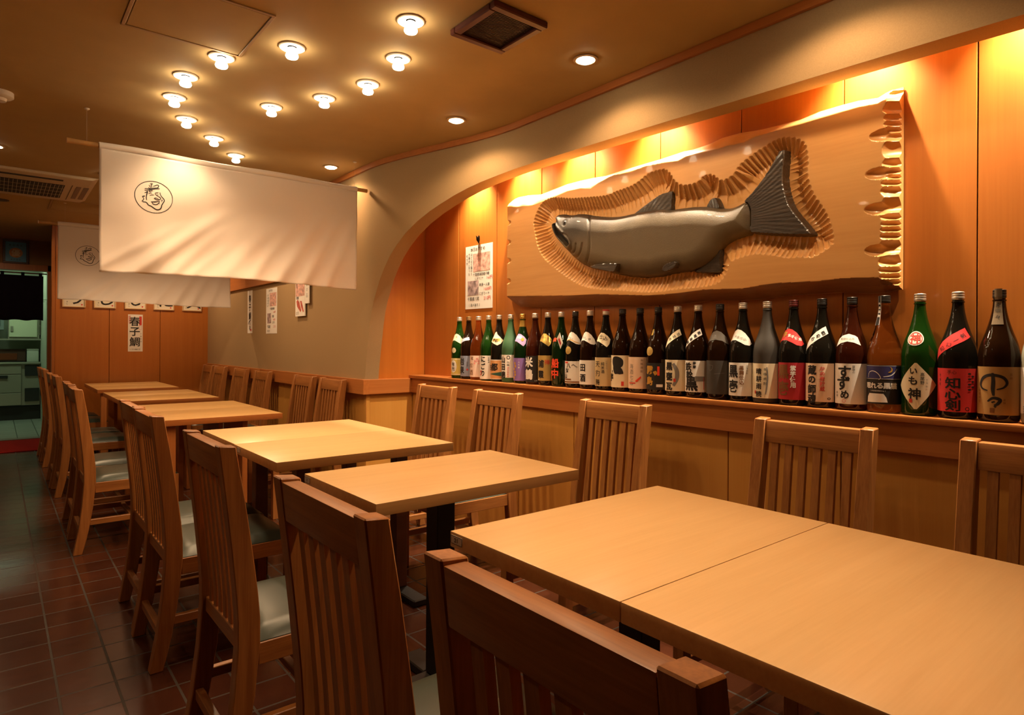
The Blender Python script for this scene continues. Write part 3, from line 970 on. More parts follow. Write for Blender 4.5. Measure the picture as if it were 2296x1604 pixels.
# ------------------------------------------------------------------ notices on the walls
M['photo_pink'] = plain('photo_pink', (0.62, 0.36, 0.30), rough=0.4, var=0.55, vscale=38)
M['photo_grey'] = plain('photo_grey', (0.36, 0.27, 0.27), rough=0.4, var=0.7, vscale=34)
M['photo_red'] = plain('photo_red', (0.50, 0.10, 0.07), rough=0.4, var=0.4, vscale=40)

def sheet_on_x(name, label, face, y_l, y_r, z0, z1, group=None, thick=0.0012, lean=0.0):
    """a sheet on a wall that faces -x; returns (thing, mapping) with s to the viewer's right from the sheet's middle"""
    yc, zc = (y_l + y_r) / 2, (z0 + z1) / 2
    w, h = abs(y_l - y_r), z1 - z0
    t = thing(name, label, 'poster', (face, yc, zc), 0, group)
    bm = BM(); box(bm, -thick - 0.0006, -0.0006, -w / 2, w / 2, -h / 2, h / 2)
    obj('sheet', bm, M['paper'], t, smooth=False)
    lift = [0]
    def mp(s, z):
        return Vector((-thick - 0.0011 - lift[0], -s, z))
    return t, mp, w, h, lift

def add_art(t, name, a, mp, mat, lift, dz=0.0):
    lift[0] = dz
    o = art_obj(name, a, mp, mat, t)
    lift[0] = 0
    return o

# menu sheet in the alcove
t, mp, w, h, lf = sheet_on_x('menu_sheet', 'white handwritten menu sheet with two fish photos, hanging in the alcove', X_ALC, 3.394, 3.105, 1.352, 1.757)
a = Art(); a.rect(-0.060, 0.120, 0.035, 0.150); add_art(t, 'photo', a, mp, M['photo_pink'], lf)
a = Art(); a.rect(-0.118, 0.000, -0.115, -0.022); add_art(t, 'photo', a, mp, M['photo_grey'], lf)
a = Art()
a.row('本日おすすめ', -0.075, 0.178, 0.026, 1.0)
a.col('ほどよく脂のり', -0.078, 0.148, 0.020, 1.05); a.col('で身がしまった', -0.103, 0.148, 0.020, 1.05); a.col('旬です', -0.128, 0.140, 0.020, 1.2)
a.row('千葉勝浦産春子鯛', -0.050, 0.016, 0.022, 0.98)
a.row('にぎり二ヶ', -0.030, -0.010, 0.020, 0.9)
a.row('刺身一人前', 0.018, -0.052, 0.022, 1.0)
a.row('にぎり一ヶ', 0.018, -0.108, 0.022, 1.0)
a.row('千葉産川尾', -0.108, -0.138, 0.026, 0.98); a.row('(活〆あり)', -0.100, -0.178, 0.022, 1.0)
add_art(t, 'lettering', a, mp, M['ink'], lf)
a = Art(); a.row('160円', 0.085, -0.010, 0.026, 0.62); a.row('1680円', 0.058, -0.080, 0.026, 0.62); a.row('210円', 0.062, -0.138, 0.028, 0.62)
add_art(t, 'red_lettering', a, mp, M['inkred'], lf)
bm = BM()
tube(bm, [(-0.004, -0.005, 0.185), (-0.006, -0.006, 0.215)], 0.0016, 6)
for k in range(9):
    an = k * 0.7
    tube(bm, [(-0.006, -0.006, 0.212), (-0.012 - 0.006 * math.cos(an), -0.006 + 0.010 * math.sin(an), 0.232), (-0.014 - 0.008 * math.cos(an), -0.006 + 0.014 * math.sin(an), 0.254 + 0.006 * math.sin(3 * an))], [0.003, 0.004, 0.002], 6)
obj('tassel', bm, M['black'], t)

# four sheets on the beige wall
t, mp, w, h, lf = sheet_on_x('menu_strip', 'narrow white paper strip with black brush writing on the beige wall', X_FAR, 6.400, 6.258, 1.218, 1.630, 'sheets on the beige wall')
a = Art(); a.col('春子鯛', 0, 0.125, 0.075, 1.1, 0.02, 0.95); a.stroke([(-0.05, -0.12), (-0.02, -0.095), (0.03, -0.08)], 0.01); a.col('入荷', 0.0, -0.105, 0.05, 1.05)
add_art(t, 'lettering', a, mp, M['ink'], lf)
a = Art(); a.rect(0.02, 0.05, -0.185, -0.165); add_art(t, 'seal', a, mp, M['inkred'], lf)
t, mp, w, h, lf = sheet_on_x('menu_sheet', 'pale menu sheet with two photos and red prices on the beige wall', X_FAR, 5.856, 5.570, 1.209, 1.613, 'sheets on the beige wall')
a = Art(); a.rect(-0.045, 0.125, 0.040, 0.160); add_art(t, 'photo', a, mp, M['photo_pink'], lf)
a = Art(); a.rect(-0.110, -0.010, -0.110, -0.020); add_art(t, 'photo', a, mp, M['photo_grey'], lf)
a = Art(); a.row('おすすめ', -0.06, 0.182, 0.024, 1.0); a.col('千葉産活〆', -0.075, 0.14, 0.022); a.col('旬のさかな', -0.110, 0.14, 0.022)
a.row('千葉産桜鯛', -0.03, 0.018, 0.024, 1.0); a.row('刺身', 0.03, -0.05, 0.026); a.row('にぎり', 0.03, -0.105, 0.024); a.row('千葉産', -0.10, -0.14, 0.03); a.row('川えび', -0.10, -0.178, 0.024)
add_art(t, 'lettering', a, mp, M['ink'], lf)
a = Art(); a.row('160円', 0.05, -0.012, 0.024, 0.65); a.row('1680', 0.045, -0.078, 0.026, 0.62); a.row('210', 0.06, -0.14, 0.03, 0.65)
add_art(t, 'red_lettering', a, mp, M['inkred'], lf)
t, mp, w, h, lf = sheet_on_x('menu_sheet', 'menu sheet with large pink and red fish photos below the front curtain', X_FAR - 0.010, 5.088, 4.886, 1.341, 1.62, 'sheets on the beige wall', thick=0.008)
a = Art(); a.rect(-0.095, 0.095, 0.02, 0.135); add_art(t, 'photo', a, mp, M['photo_pink'], lf)
a = Art(); a.poly([(-0.078, -0.02), (-0.05, -0.005), (-0.012, -0.03), (0.028, -0.095), (0.012, -0.108), (-0.06, -0.062)]); a.poly([(0.0, -0.018), (0.035, -0.02), (0.082, -0.102), (0.066, -0.112), (0.025, -0.07)])
add_art(t, 'photo', a, mp, M['photo_red'], lf)
a = Art(); a.row('本鮪', -0.07, 0.007, 0.028); a.row('とろ', -0.07, -0.115, 0.03); add_art(t, 'lettering', a, mp, M['ink'], lf)
t, mp, w, h, lf = sheet_on_x('menu_strip', 'narrow cream strip half hidden by the front curtain, beside the red fish sheet', X_FAR - 0.016, 4.873, 4.792, 1.437, 1.66, 'sheets on the beige wall', thick=0.006)
a = Art(); a.col('季節の品', 0, 0.085, 0.036, 1.25, 0.0); add_art(t, 'lettering', a, mp, M['inkgrey'], lf)

# end wall: the big-lettered strip and five framed brush characters
def sheet_on_y(name, label, cat, face, x0, x1, z0, z1, group=None, thick=0.0012):
    xc, zc = (x0 + x1) / 2, (z0 + z1) / 2
    t = thing(name, label, cat, (xc, face, zc), 0, group)
    w, h = x1 - x0, z1 - z0
    bm = BM(); box(bm, -w / 2, w / 2, -thick - 0.0006, -0.0006, -h / 2, h / 2)
    return t, bm, w, h
t, bm, w, h = sheet_on_y('menu_strip', 'white strip with three big black brush characters on the panelled end wall', 'poster', Y_END, 1.103, 1.242, 1.024, 1.425)
obj('sheet', bm, M['paper'], t, smooth=False)
mpy = lambda s, z: Vector((s, -0.0024, z))
a = Art(); a.col('春子鯛', -0.006, 0.125, 0.105, 1.05, 0.014); a.row('いずみ鯛の子', -0.045, -0.178, 0.017, 1.0, 0.0)
art_obj('lettering', a, mpy, M['ink'], t)
a = Art(); a.rect(0.036, 0.060, 0.085, 0.180); a.frame(0.034, 0.058, 0.035, 0.080, 0.002); a.frame(-0.063, -0.045, 0.10, 0.185, 0.002); a.col('数量限定', -0.054, 0.172, 0.016, 1.2)
art_obj('red_lettering', a, mpy, M['inkred'], t)
a = Art(); a.col('千葉県産', 0.052, -0.01, 0.017, 1.6, 0.0); a.col('かすご', -0.052, 0.03, 0.012, 1.4, 0.0)
art_obj('grey_lettering', a, mpy, M['inkgrey'], t)

M['frame_wood'] = plain('pale_frame', (0.66, 0.45, 0.24), rough=0.35)
M['mat_paper'] = plain('mat_paper', (0.78, 0.72, 0.58), rough=0.7)
frames = [((0.522, 0.722), 'り', 'leftmost framed brush character under the rear curtain'), ((0.792, 0.990), 'し', 'framed brush character second from the left under the rear curtain'),
          ((1.069, 1.271), 'ひ', 'framed brush character in the middle, right above the white strip'), ((1.344, 1.547), 'に', 'framed brush character fourth from the left under the rear curtain'),
          ((1.629, 1.830), '貝', 'rightmost framed brush character, by the beige wall')]
for (x0, x1), ch, lab in frames:
    t = thing('framed_calligraphy', lab, 'picture', ((x0 + x1) / 2, Y_END, 1.481), 0, 'framed brush characters')
    w = (x1 - x0) / 2
    bm = BM()
    for p in ((-w, w, 0, 0.010), (-w, w, 0.236, 0.246), (-w, -w + 0.010, 0.010, 0.236), (w - 0.010, w, 0.010, 0.236)):
        box(bm, p[0], p[1], -0.018, -0.0005, p[2], p[3], 0.0015)
    obj('frame', bm, M['frame_wood'], t)
    bm = BM(); box(bm, -w + 0.0101, w - 0.0101, -0.008, -0.001, 0.0101, 0.2359)
    p_ = obj('paper', bm, M['mat_paper'], t, smooth=False)
    a = Art(); a.char(ch, 0.02, 0.105, 0.17, 0.008); a.col('すし', -0.058, 0.055, 0.018, 1.2)
    art_obj('lettering', a, lambda s, z: Vector((s, -0.0086, z)), M['ink'], p_)
    a = Art(); a.rect(0.060, 0.074, 0.022, 0.036)
    art_obj('seal', a, lambda s, z: Vector((s, -0.0086, z)), M['inkred'], p_)

# picture over the kitchen doorway
t = thing('framed_certificate', 'dark framed blue certificate with a gold disc above the kitchen doorway', 'picture', (0.175, Y_DOOR, 2.02))
bm = BM()
for p in ((-0.118, 0.118, 0, 0.022), (-0.118, 0.118, 0.248, 0.270), (-0.118, -0.096, 0.022, 0.248), (0.096, 0.118, 0.022, 0.248)):
    box(bm, p[0], p[1], -0.022, -0.0005, p[2], p[3], 0.003)
obj('frame', bm, plain('dark_frame', (0.07, 0.025, 0.012), rough=0.35), t)
bm = BM(); box(bm, -0.0955, 0.0955, -0.009, -0.001, 0.0225, 0.2475)
p_ = obj('sheet', bm, plain('blue_sheet', (0.06, 0.26, 0.45), rough=0.3), t, smooth=False)
a = Art(); a.disc(0, 0.125, 0.062, 28, 0.056)
art_obj('disc', a, lambda s, z: Vector((s, -0.0096, z)), plain('bronze_disc', (0.55, 0.26, 0.07), rough=0.5), p_)
a = Art(); a.char('優', 0, 0.125, 0.082, 0.02)
art_obj('lettering', a, lambda s, z: Vector((s, -0.0104, z)), plain('pale_gold', (0.75, 0.60, 0.34), rough=0.5), p_)
a = Art(); a.row('食品衛生', -0.052, 0.212, 0.024, 1.4, 0.0); a.row('優良施設', -0.04, 0.046, 0.018, 1.4, 0.0)
art_obj('fine_lettering', a, lambda s, z: Vector((s, -0.0104, z)), M['ink'], p_)

# ------------------------------------------------------------------ doorway: dark curtain, mat, kitchen
t = thing('doorway_curtain', 'dark short curtain on loops across the kitchen doorway', 'curtain', (-0.06, Y_DOOR + 0.03, 1.93))
M['dark_cloth'] = plain('dark_cloth', (0.012, 0.008, 0.014), rough=0.9, spec=0.1)
for x0, x1 in ((-0.46, 0.082), (0.086, 0.492)):
    bm = BM()
    n = 26
    g = [[bm.verts.new((x0 + (x1 - x0) * i / n, 0.006 * math.sin(i * 0.9) * k / 8 + 0.004, -0.035 - (0.52 + 0.006 * math.sin(i * 0.5)) * k / 8)) for k in range(9)] for i in range(n + 1)]
    for i in range(n):
        for k in range(8):
            bm.faces.new((g[i][k], g[i + 1][k], g[i + 1][k + 1], g[i][k + 1]))
    o = obj('cloth', bm, M['dark_cloth'], t)
    so = o.modifiers.new('thickness', 'SOLIDIFY'); so.thickness = 0.0015; so.offset = 0
bm = BM(); tube(bm, [(-0.48, 0, -0.008), (0.525, 0, -0.008)], 0.008, 10)
obj('rod', bm, M['dark_wood'], t)
for xc in (-0.42, -0.24, -0.06, 0.115, 0.30, 0.465):
    bm = BM()
    lathe(bm, [(0.0095, -0.016), (0.0095, 0.016)], 14, cap=False)
    bmesh.ops.rotate(bm, verts=bm.verts, cent=(0, 0, 0), matrix=Matrix.Rotation(rad(90), 3, 'Y'))
    bmesh.ops.translate(bm, verts=bm.verts, vec=(xc, 0, -0.008))
    box(bm, xc - 0.016, xc + 0.016, 0.003, 0.0045, -0.04, -0.006)
    obj('loop', bm, M['dark_cloth'], t)

bm = BM(); box(bm, -0.75, 0.42, 8.16, 9.10, 0.0, 0.010, 0.004)
tag(obj('door_mat', bm, plain('red_mat', (0.34, 0.016, 0.012), rough=0.95, spec=0.05, var=0.3, vscale=160, bump=0.4), origin=(-0.16, 8.6, 0)),
    'red floor mat in front of the kitchen doorway', 'mat')

t = thing('kitchen_counter', 'steel kitchen cupboard with drawers seen through the doorway', 'cupboard', (0, 11.45, 0))
M['ksteel'] = plain('kitchen_steel', (0.36, 0.36, 0.29), rough=0.35, metal=0.35)
M['kdark'] = plain('kitchen_dark', (0.02, 0.022, 0.02), rough=0.5)
bm = BM(); box(bm, -1.6, 0.50, 0.02, 0.70, 0.21, 0.80)
obj('body', bm, M['ksteel'], t, smooth=False)
bm = BM(); box(bm, -1.6, 0.50, 0.06, 0.69, 0.0, 0.2095)
obj('plinth', bm, M['kdark'], t, smooth=False)
bm = BM(); box(bm, -1.62, 0.505, -0.02, 0.72, 0.8005, 0.828, 0.004)
obj('worktop', bm, M['ksteel'], t)
for z0, z1 in ((0.395, 0.650), (0.215, 0.387), (0.660, 0.790)):
    bm = BM(); box(bm, -0.55, 0.285, 0.0, 0.0195, z0, z1, 0.003)
    d = obj('drawer', bm, M['ksteel'], t)
    if z0 == 0.395:
        bm = BM(); box(bm, -0.10, 0.132, -0.02, -0.0005, 0.600, 0.645, 0.004)
        obj('handle', bm, M['kdark'], d)
for z0, z1 in ((0.630, 0.785), (0.265, 0.455)):
    bm = BM(); box(bm, 0.325, 0.490, 0.0, 0.0195, z0, z1, 0.003)
    obj('vent_panel', bm, M['kdark'], t)

t = thing('wall_cupboard', 'pale green-white cupboard above the kitchen worktop', 'cupboard', (0.31, 11.55, 1.165))
bm = BM(); box(bm, -0.175, 0.185, 0.0, 0.4, 0.0, 0.30)
obj('body', bm, M['ksteel'], t, smooth=False)
bm = BM(); box(bm, -0.165, 0.16, -0.02, -0.0005, 0.022, 0.272, 0.006)
d = obj('door', bm, plain('pale_door', (0.62, 0.68, 0.50), rough=0.35), t)
bm = BM(); box(bm, -0.148, -0.118, -0.034, -0.0205, 0.10, 0.18, 0.004)
obj('handle', bm, M['ksteel'], d)
bm = BM(); box(bm, -0.30, 0.20, -0.05, 0.4, -0.022, -0.0005)
obj('shelf_board', bm, M['ksteel'], t, smooth=False)

t = thing('kitchen_shelf', 'glazed steel shelf unit at the left of the doorway view', 'shelf', (-0.16, 11.6, 1.29))
bm = BM(); box(bm, -0.3, 0.25, 0.0, 0.3, 0.0, 0.45, 0.004)
obj('body', bm, plain('blue_steel', (0.22, 0.27, 0.27), rough=0.3), t)
bm = BM(); box(bm, -0.25, 0.21, -0.012, -0.0005, 0.05, 0.40)
obj('pane', bm, plain('pane_grey', (0.10, 0.13, 0.13), rough=0.15), t)

t = thing('wire_rack', 'wire rack on the right-hand kitchen wall', 'rack', (0.485, 10.3, 1.22))
bm = BM()
for k in range(5):
    tube(bm, [(-0.04, -0.25, 0.11 * k), (-0.04, 0.25, 0.11 * k)], 0.003, 6)
for k in range(4):
    tube(bm, [(-0.04, -0.25 + k * 0.166, -0.01), (-0.04, -0.25 + k * 0.166, 0.5)], 0.003, 6)
tube(bm, [(-0.04, -0.25, 0.44), (0.024, -0.25, 0.44)], 0.003, 6); tube(bm, [(-0.04, 0.25, 0.44), (0.024, 0.25, 0.44)], 0.003, 6)
obj('wires', bm, M['ksteel'], t)

t = thing('toaster_oven', 'dark countertop oven on the kitchen worktop', 'oven', (0.08, 11.62, 0.828))
bm = BM(); box(bm, -0.30, 0.26, 0.0, 0.32, 0.012, 0.185, 0.006)
obj('body', bm, plain('oven_body', (0.07, 0.035, 0.025), rough=0.35), t)
bm = BM(); box(bm, -0.26, 0.16, -0.008, -0.0005, 0.03, 0.125, 0.003)
obj('door', bm, plain('oven_glass', (0.16, 0.045, 0.02), rough=0.2), t)
bm = BM(); box(bm, -0.28, 0.24, 0.02, 0.3, 0.0, 0.0115)
obj('foot', bm, M['kdark'], t)
t = thing('rice_cooker', 'white boxy appliance standing on the right of the kitchen worktop', 'appliance', (0.415, 11.60, 0.828))
bm = BM(); box(bm, -0.065, 0.075, 0.0, 0.28, 0.0, 0.165, 0.012, 2)
obj('body', bm, plain('appliance_white', (0.52, 0.57, 0.50), rough=0.4), t)
bm = BM(); box(bm, -0.067, 0.077, -0.003, 0.283, 0.166, 0.195, 0.012, 2)
obj('lid', bm, plain('appliance_lid', (0.60, 0.64, 0.56), rough=0.4), t)

t = thing('fluorescent_lamp', 'greenish fluorescent strip on the kitchen ceiling behind the dark curtain', 'lamp', (-0.1, 10.6, 2.449))
bm = BM(); box(bm, -0.6, 0.45, -0.07, 0.07, -0.04, -0.0005, 0.004)
obj('housing', bm, M['white_plastic'], t)
bm = BM(); tube(bm, [(-0.56, 0, -0.056), (0.41, 0, -0.056)], 0.014, 12)
obj('tube', bm, plain('fluorescent', (0.9, 1, 0.85), emit=(0.72, 1.0, 0.66), estr=9.0), t)
d = bpy.data.lights.new('lamp_light', 'AREA'); d.shape = 'RECTANGLE'; d.size = 1.0; d.size_y = 0.12; d.energy = KITCHEN_W; d.color = (0.72, 1.0, 0.64)
o = bpy.data.objects.new('lamp_light', d); COL.objects.link(o); o.parent = t; o.location = (-0.08, 0, -0.075)

# outlines on the board, (y, z) in metres
BODY=[(2.4774,1.8129),(2.4619,1.8212),(2.431,1.818),(2.3855,1.8057),(2.3411,1.8009),(2.3119,1.8015),(2.2689,1.7928),(2.2198,1.7776),(2.145,1.7611),(2.0793,1.7496),(2.0158,1.7447),(1.9665,1.7466),(1.8947,1.747),(1.837,1.7455),(1.7809,1.741),(1.7365,1.7297),(1.6892,1.7279),(1.6319,1.7248),(1.5873,1.7198),(1.5546,1.7144),(1.5119,1.705),(1.4702,1.6922),(1.4396,1.6886),(1.4097,1.6927),(1.3755,1.7047),(1.361,1.7058),(1.3442,1.695),(1.3368,1.6564),(1.339,1.6129),(1.3459,1.5721),(1.3844,1.5683),(1.4288,1.5605),(1.4591,1.5484),(1.477,1.5345),(1.5002,1.5026),(1.5317,1.478),(1.5747,1.4563),(1.6301,1.4469),(1.6758,1.4484),(1.7346,1.446),(1.779,1.4389),(1.8349,1.438),(1.8927,1.4397),(1.9523,1.4481),(2.0138,1.4601),(2.0774,1.4774),(2.1431,1.4952),(2.1972,1.5074),(2.2388,1.5187),(2.2564,1.5254),(2.2956,1.5469),(2.3394,1.577),(2.3841,1.6129),(2.4298,1.655),(2.4686,1.6916),(2.4964,1.7326),(2.5085,1.7639),(2.5046,1.7795),(2.4889,1.7825),(2.4732,1.7749),(2.4772,1.7889),(2.4836,1.8032)]
DORSAL=[(1.9543,1.7423),(1.9363,1.7527),(1.8949,1.7725),(1.8487,1.7923),(1.8036,1.8116),(1.7794,1.8139),(1.737,1.8161),(1.7286,1.8111),(1.7291,1.7875),(1.7337,1.7637),(1.7316,1.719),(1.7972,1.7234),(1.8989,1.725)]
ADIP=[(1.5572,1.7078),(1.5492,1.7252),(1.5359,1.7416),(1.5227,1.7472),(1.511,1.7451),(1.5015,1.7356),(1.4952,1.723),(1.4884,1.708),(1.4831,1.6934),(1.5171,1.6943)]
TAIL=[(1.3778,1.6985),(1.361,1.7133),(1.3326,1.7346),(1.2954,1.7711),(1.2592,1.8132),(1.2282,1.8596),(1.2172,1.8698),(1.2063,1.8702),(1.1967,1.865),(1.206,1.804),(1.2079,1.7539),(1.1958,1.6928),(1.1792,1.6481),(1.145,1.6013),(1.1158,1.5642),(1.0953,1.535),(1.1054,1.5322),(1.1786,1.5417),(1.2532,1.5543),(1.3128,1.5664),(1.3483,1.5737),(1.3437,1.6136),(1.3416,1.6572),(1.3537,1.6922)]
ANAL=[(1.4821,1.5328),(1.4846,1.5055),(1.488,1.4738),(1.4815,1.4342),(1.4893,1.427),(1.5314,1.4301),(1.5746,1.4351),(1.6301,1.4436),(1.5967,1.4535),(1.5531,1.4754),(1.5159,1.5043)]
PECT=[(2.1938,1.5161),(2.15,1.524),(2.0777,1.5221),(1.9986,1.5146),(1.9955,1.5086),(2.0139,1.4769),(2.0264,1.4698),(2.0904,1.4843),(2.1565,1.4999)]
PELV=[(1.7588,1.4564),(1.7498,1.477),(1.723,1.4907),(1.6877,1.4942),(1.6669,1.4887),(1.6731,1.4675),(1.6933,1.4557),(1.7317,1.4492)]
MOUTH=[(2.4943,1.7742),(2.4677,1.7683),(2.4335,1.7348),(2.3892,1.6984),(2.3525,1.6651),(2.3458,1.644),(2.3656,1.637),(2.3806,1.6397),(2.4147,1.669),(2.4571,1.7061),(2.4768,1.7327),(2.4911,1.7577)]
EYE=[(2.3822,1.7613)]
GR1=[(2.3848,1.7046),(2.3586,1.6882),(2.3363,1.6594),(2.3288,1.6353),(2.336,1.6154),(2.3544,1.6149)]
GR2=[(2.2927,1.6388),(2.2962,1.6187),(2.3105,1.6023),(2.3322,1.598),(2.3617,1.6079),(2.3842,1.626)]
GR3=[(2.248,1.636),(2.2534,1.6062),(2.2745,1.5831),(2.303,1.5733),(2.3321,1.5788)]
GR4=[(2.2233,1.7766),(2.2091,1.7343),(2.1985,1.6827),(2.1947,1.6272),(2.2032,1.5781),(2.2216,1.5473),(2.2529,1.5266)]
TRENCH=[(2.6434,1.7801),(2.6394,1.8128),(2.6065,1.863),(2.5657,1.9001),(2.5097,1.9175),(2.4317,1.9091),(2.3564,1.8906),(2.2483,1.8691),(2.1457,1.8561),(2.0801,1.8566),(2.0418,1.869),(1.9857,1.8729),(1.9371,1.8778),(1.8957,1.8884),(1.8609,1.9046),(1.8098,1.9123),(1.7601,1.9109),(1.7496,1.9075),(1.7196,1.884),(1.7076,1.862),(1.6841,1.8378),(1.6552,1.825),(1.6212,1.8233),(1.5934,1.8226),(1.5715,1.8301),(1.5607,1.8421),(1.5286,1.8439),(1.5021,1.8325),(1.4864,1.8133),(1.4657,1.8),(1.4303,1.8067),(1.4055,1.8241),(1.3958,1.8445),(1.3619,1.8682),(1.3147,1.8925),(1.2778,1.9055),(1.2463,1.9171),(1.211,1.9197),(1.1721,1.9092),(1.1382,1.8884),(1.1215,1.8679),(1.1151,1.8255),(1.1129,1.7924),(1.1148,1.7683),(1.1085,1.7384),(1.0961,1.7035),(1.0799,1.6722),(1.0558,1.6359),(1.036,1.5968),(1.0281,1.5639),(1.0202,1.5271),(1.02,1.4955),(1.0315,1.485),(1.0549,1.4717),(1.0787,1.4582),(1.1029,1.4505),(1.1359,1.456),(1.1867,1.4528),(1.2304,1.4636),(1.2846,1.4777),(1.3311,1.4848),(1.3742,1.4804),(1.4084,1.475),(1.4333,1.4662),(1.4382,1.4418),(1.4582,1.4026),(1.489,1.3797),(1.5364,1.3713),(1.6072,1.3665),(1.7045,1.3702),(1.7785,1.3693),(1.8345,1.3705),(1.9218,1.3734),(2.0133,1.3813),(2.0897,1.3908),(2.1625,1.4052),(2.2451,1.4206),(2.3093,1.4428),(2.3756,1.4736),(2.4286,1.5042),(2.4753,1.5374),(2.539,1.5865),(2.5799,1.6289),(2.6091,1.6761),(2.6261,1.7224)]
TOPIN=[(2.866,1.9274),(2.769,1.9103),(2.6512,1.8996),(2.5393,1.9042),(2.4779,1.9123),(2.3744,1.9265),(2.2756,1.9243),(2.2077,1.9076),(2.1551,1.9276),(2.0539,1.9455),(1.9574,1.9396),(1.8657,1.9474),(1.7569,1.9415),(1.6843,1.9324),(1.6443,1.942),(1.5762,1.939),(1.4833,1.9378),(1.3783,1.9363),(1.2957,1.9466),(1.2171,1.9489),(1.1423,1.9475),(1.0711,1.9498),(1.0031,1.9519),(0.9382,1.9539),(0.8761,1.9492),(0.8581,1.9538),(0.8198,1.9714)]
TOPOUT=[(2.9368,1.958),(2.9041,1.979),(2.8414,1.9852),(2.7544,1.9811),(2.646,1.9661),(2.5426,1.9753),(2.4364,1.9837),(2.335,1.9825),(2.2382,1.9784),(2.1586,1.9723),(2.0327,1.977),(1.9142,1.9796),(1.8244,1.9807),(1.6973,1.9871),(1.6469,1.9839),(1.569,1.9882),(1.5036,1.9994),(1.423,1.9994),(1.3295,1.9888),(1.2488,1.9869),(1.1721,1.9858),(1.0991,1.9963),(1.0157,1.9975),(0.9627,1.996),(0.899,1.9874),(0.8743,1.9967),(0.8441,2.0041)]
BOTIN=[(2.8562,1.4061),(2.6802,1.3975),(2.5198,1.3897),(2.3703,1.3824),(2.1774,1.3784),(1.9771,1.3633),(1.8395,1.3529),(1.7531,1.3524),(1.6505,1.355),(1.5537,1.3615),(1.4619,1.3581),(1.3749,1.3542),(1.2924,1.3625),(1.2139,1.366),(1.1392,1.3635),(1.068,1.3626),(1.0001,1.3659),(0.9353,1.3643),(0.8732,1.3601),(0.8491,1.3433),(0.8184,1.3218)]
BOTOUT=[(2.9143,1.4038),(2.8688,1.3728),(2.8066,1.344),(2.5738,1.3311),(2.3486,1.3249),(2.1449,1.3212),(1.9597,1.3132),(1.7907,1.3104),(1.686,1.3109),(1.587,1.3164),(1.4933,1.3175),(1.4044,1.3115),(1.3201,1.3135),(1.2399,1.3184),(1.1636,1.3216),(1.0909,1.321),(1.0215,1.3205),(0.9552,1.3145),(0.9043,1.3109),(0.8673,1.3114),(0.8373,1.3195)]
RIGHT=[(0.8581,1.9603),(0.8609,1.9219),(0.8576,1.8558),(0.8633,1.7919),(0.863,1.7265),(0.8675,1.662),(0.8671,1.5965),(0.8668,1.5311),(0.8707,1.4661),(0.8734,1.4008),(0.8702,1.3612)]
RGOUGE=[(0.9001,1.8403),(0.9119,1.7136),(0.9144,1.5943),(0.9125,1.4543)]
LGOUGE=[(2.8508,1.8315),(2.8499,1.7187),(2.849,1.6117),(2.848,1.4934)]
ROUT=[(0.8198,1.9746),(0.8174,1.8454),(0.8182,1.6528),(0.8185,1.46),(0.8184,1.325)]

# ------------------------------------------------------------------ carved fish board
def seg_dist(P, poly, closed=True):
    """distance of points to a polyline, arc length of the nearest point, and inside flag"""
    Q = np.asarray(poly, float)
    n = len(Q)
    best = np.full(len(P), 1e9); arc = np.zeros(len(P)); ins = np.zeros(len(P), bool)
    acc = 0.0
    for i in range(n if closed else n - 1):
        a, b = Q[i], Q[(i + 1) % n]
        d = b - a; L = math.hypot(*d)
        if L < 1e-9: continue
        t = np.clip(((P - a) @ d) / (L * L), 0, 1)
        dd = np.hypot(P[:, 0] - a[0] - t * d[0], P[:, 1] - a[1] - t * d[1])
        k = dd < best
        best[k] = dd[k]; arc[k] = acc + t[k] * L
        acc += L
        if closed:
            c = ((a[1] > P[:, 1]) != (b[1] > P[:, 1]))
            if abs(d[1]) > 1e-12:
                ins ^= c & (P[:, 0] < a[0] + d[0] * (P[:, 1] - a[1]) / d[1])
    return best, arc, ins

def smooth_poly(p, it=1, closed=True):
    p = [np.array(q, float) for q in p]
    for _ in range(it):
        q = []
        n = len(p)
        for i in range(n if closed else n - 1):
            a, b = p[i], p[(i + 1) % n]
            q += [0.75 * a + 0.25 * b, 0.25 * a + 0.75 * b]
        if not closed:
            q = [p[0]] + q + [p[-1]]
        p = q
    return np.array(p)

BX = X_ALC - 0.002
BY, BZ = 1.86, 1.31
FRONT, TDEP = 0.072, 0.046
body_p = smooth_poly(BODY, 1); trench_p = smooth_poly(TRENCH, 1)
def interp_edge(pts, y):
    p = sorted(pts)
    return np.interp(y, [a for a, _ in p], [b for _, b in p])

NS, NT = 900, 280
ysamp = np.linspace(2.925, 0.822, NS)
tt = np.linspace(0, 1, NT)
zt_o, zb_o = interp_edge(TOPOUT, ysamp), interp_edge(BOTOUT, ysamp)
# left end: rounded corners
Yg = np.repeat(ysamp[:, None], NT, 1)
Zg = zb_o[:, None] + (zt_o - zb_o)[:, None] * tt[None, :]
P = np.stack([Yg.ravel(), Zg.ravel()], 1)
zin_t, zin_b = interp_edge(TOPIN, P[:, 0]), interp_edge(BOTIN, P[:, 0])
zot, zob = np.repeat(zt_o, NT), np.repeat(zb_o, NT)
def wob(a, b, c):
    return np.sin(P[:, 0] * a + c) * np.sin(P[:, 1] * b + 2 * c)
hgt = np.full(len(P), FRONT)
ft = np.clip((P[:, 1] - zin_t) / np.maximum(0.012, zot - zin_t), 0, 1)
fb = np.clip((zin_b - P[:, 1]) / np.maximum(0.012, zin_b - zob), 0, 1)
hgt -= (FRONT - 0.012) * (ft ** 1.35)
hgt -= (FRONT - 0.018) * (fb ** 1.15)
hgt += 0.004 * ft * (1 - ft) * 4 * np.sin(P[:, 0] * 31 + 3 * np.sin(P[:, 0] * 9)) + 0.003 * fb * np.sin(P[:, 0] * 23)
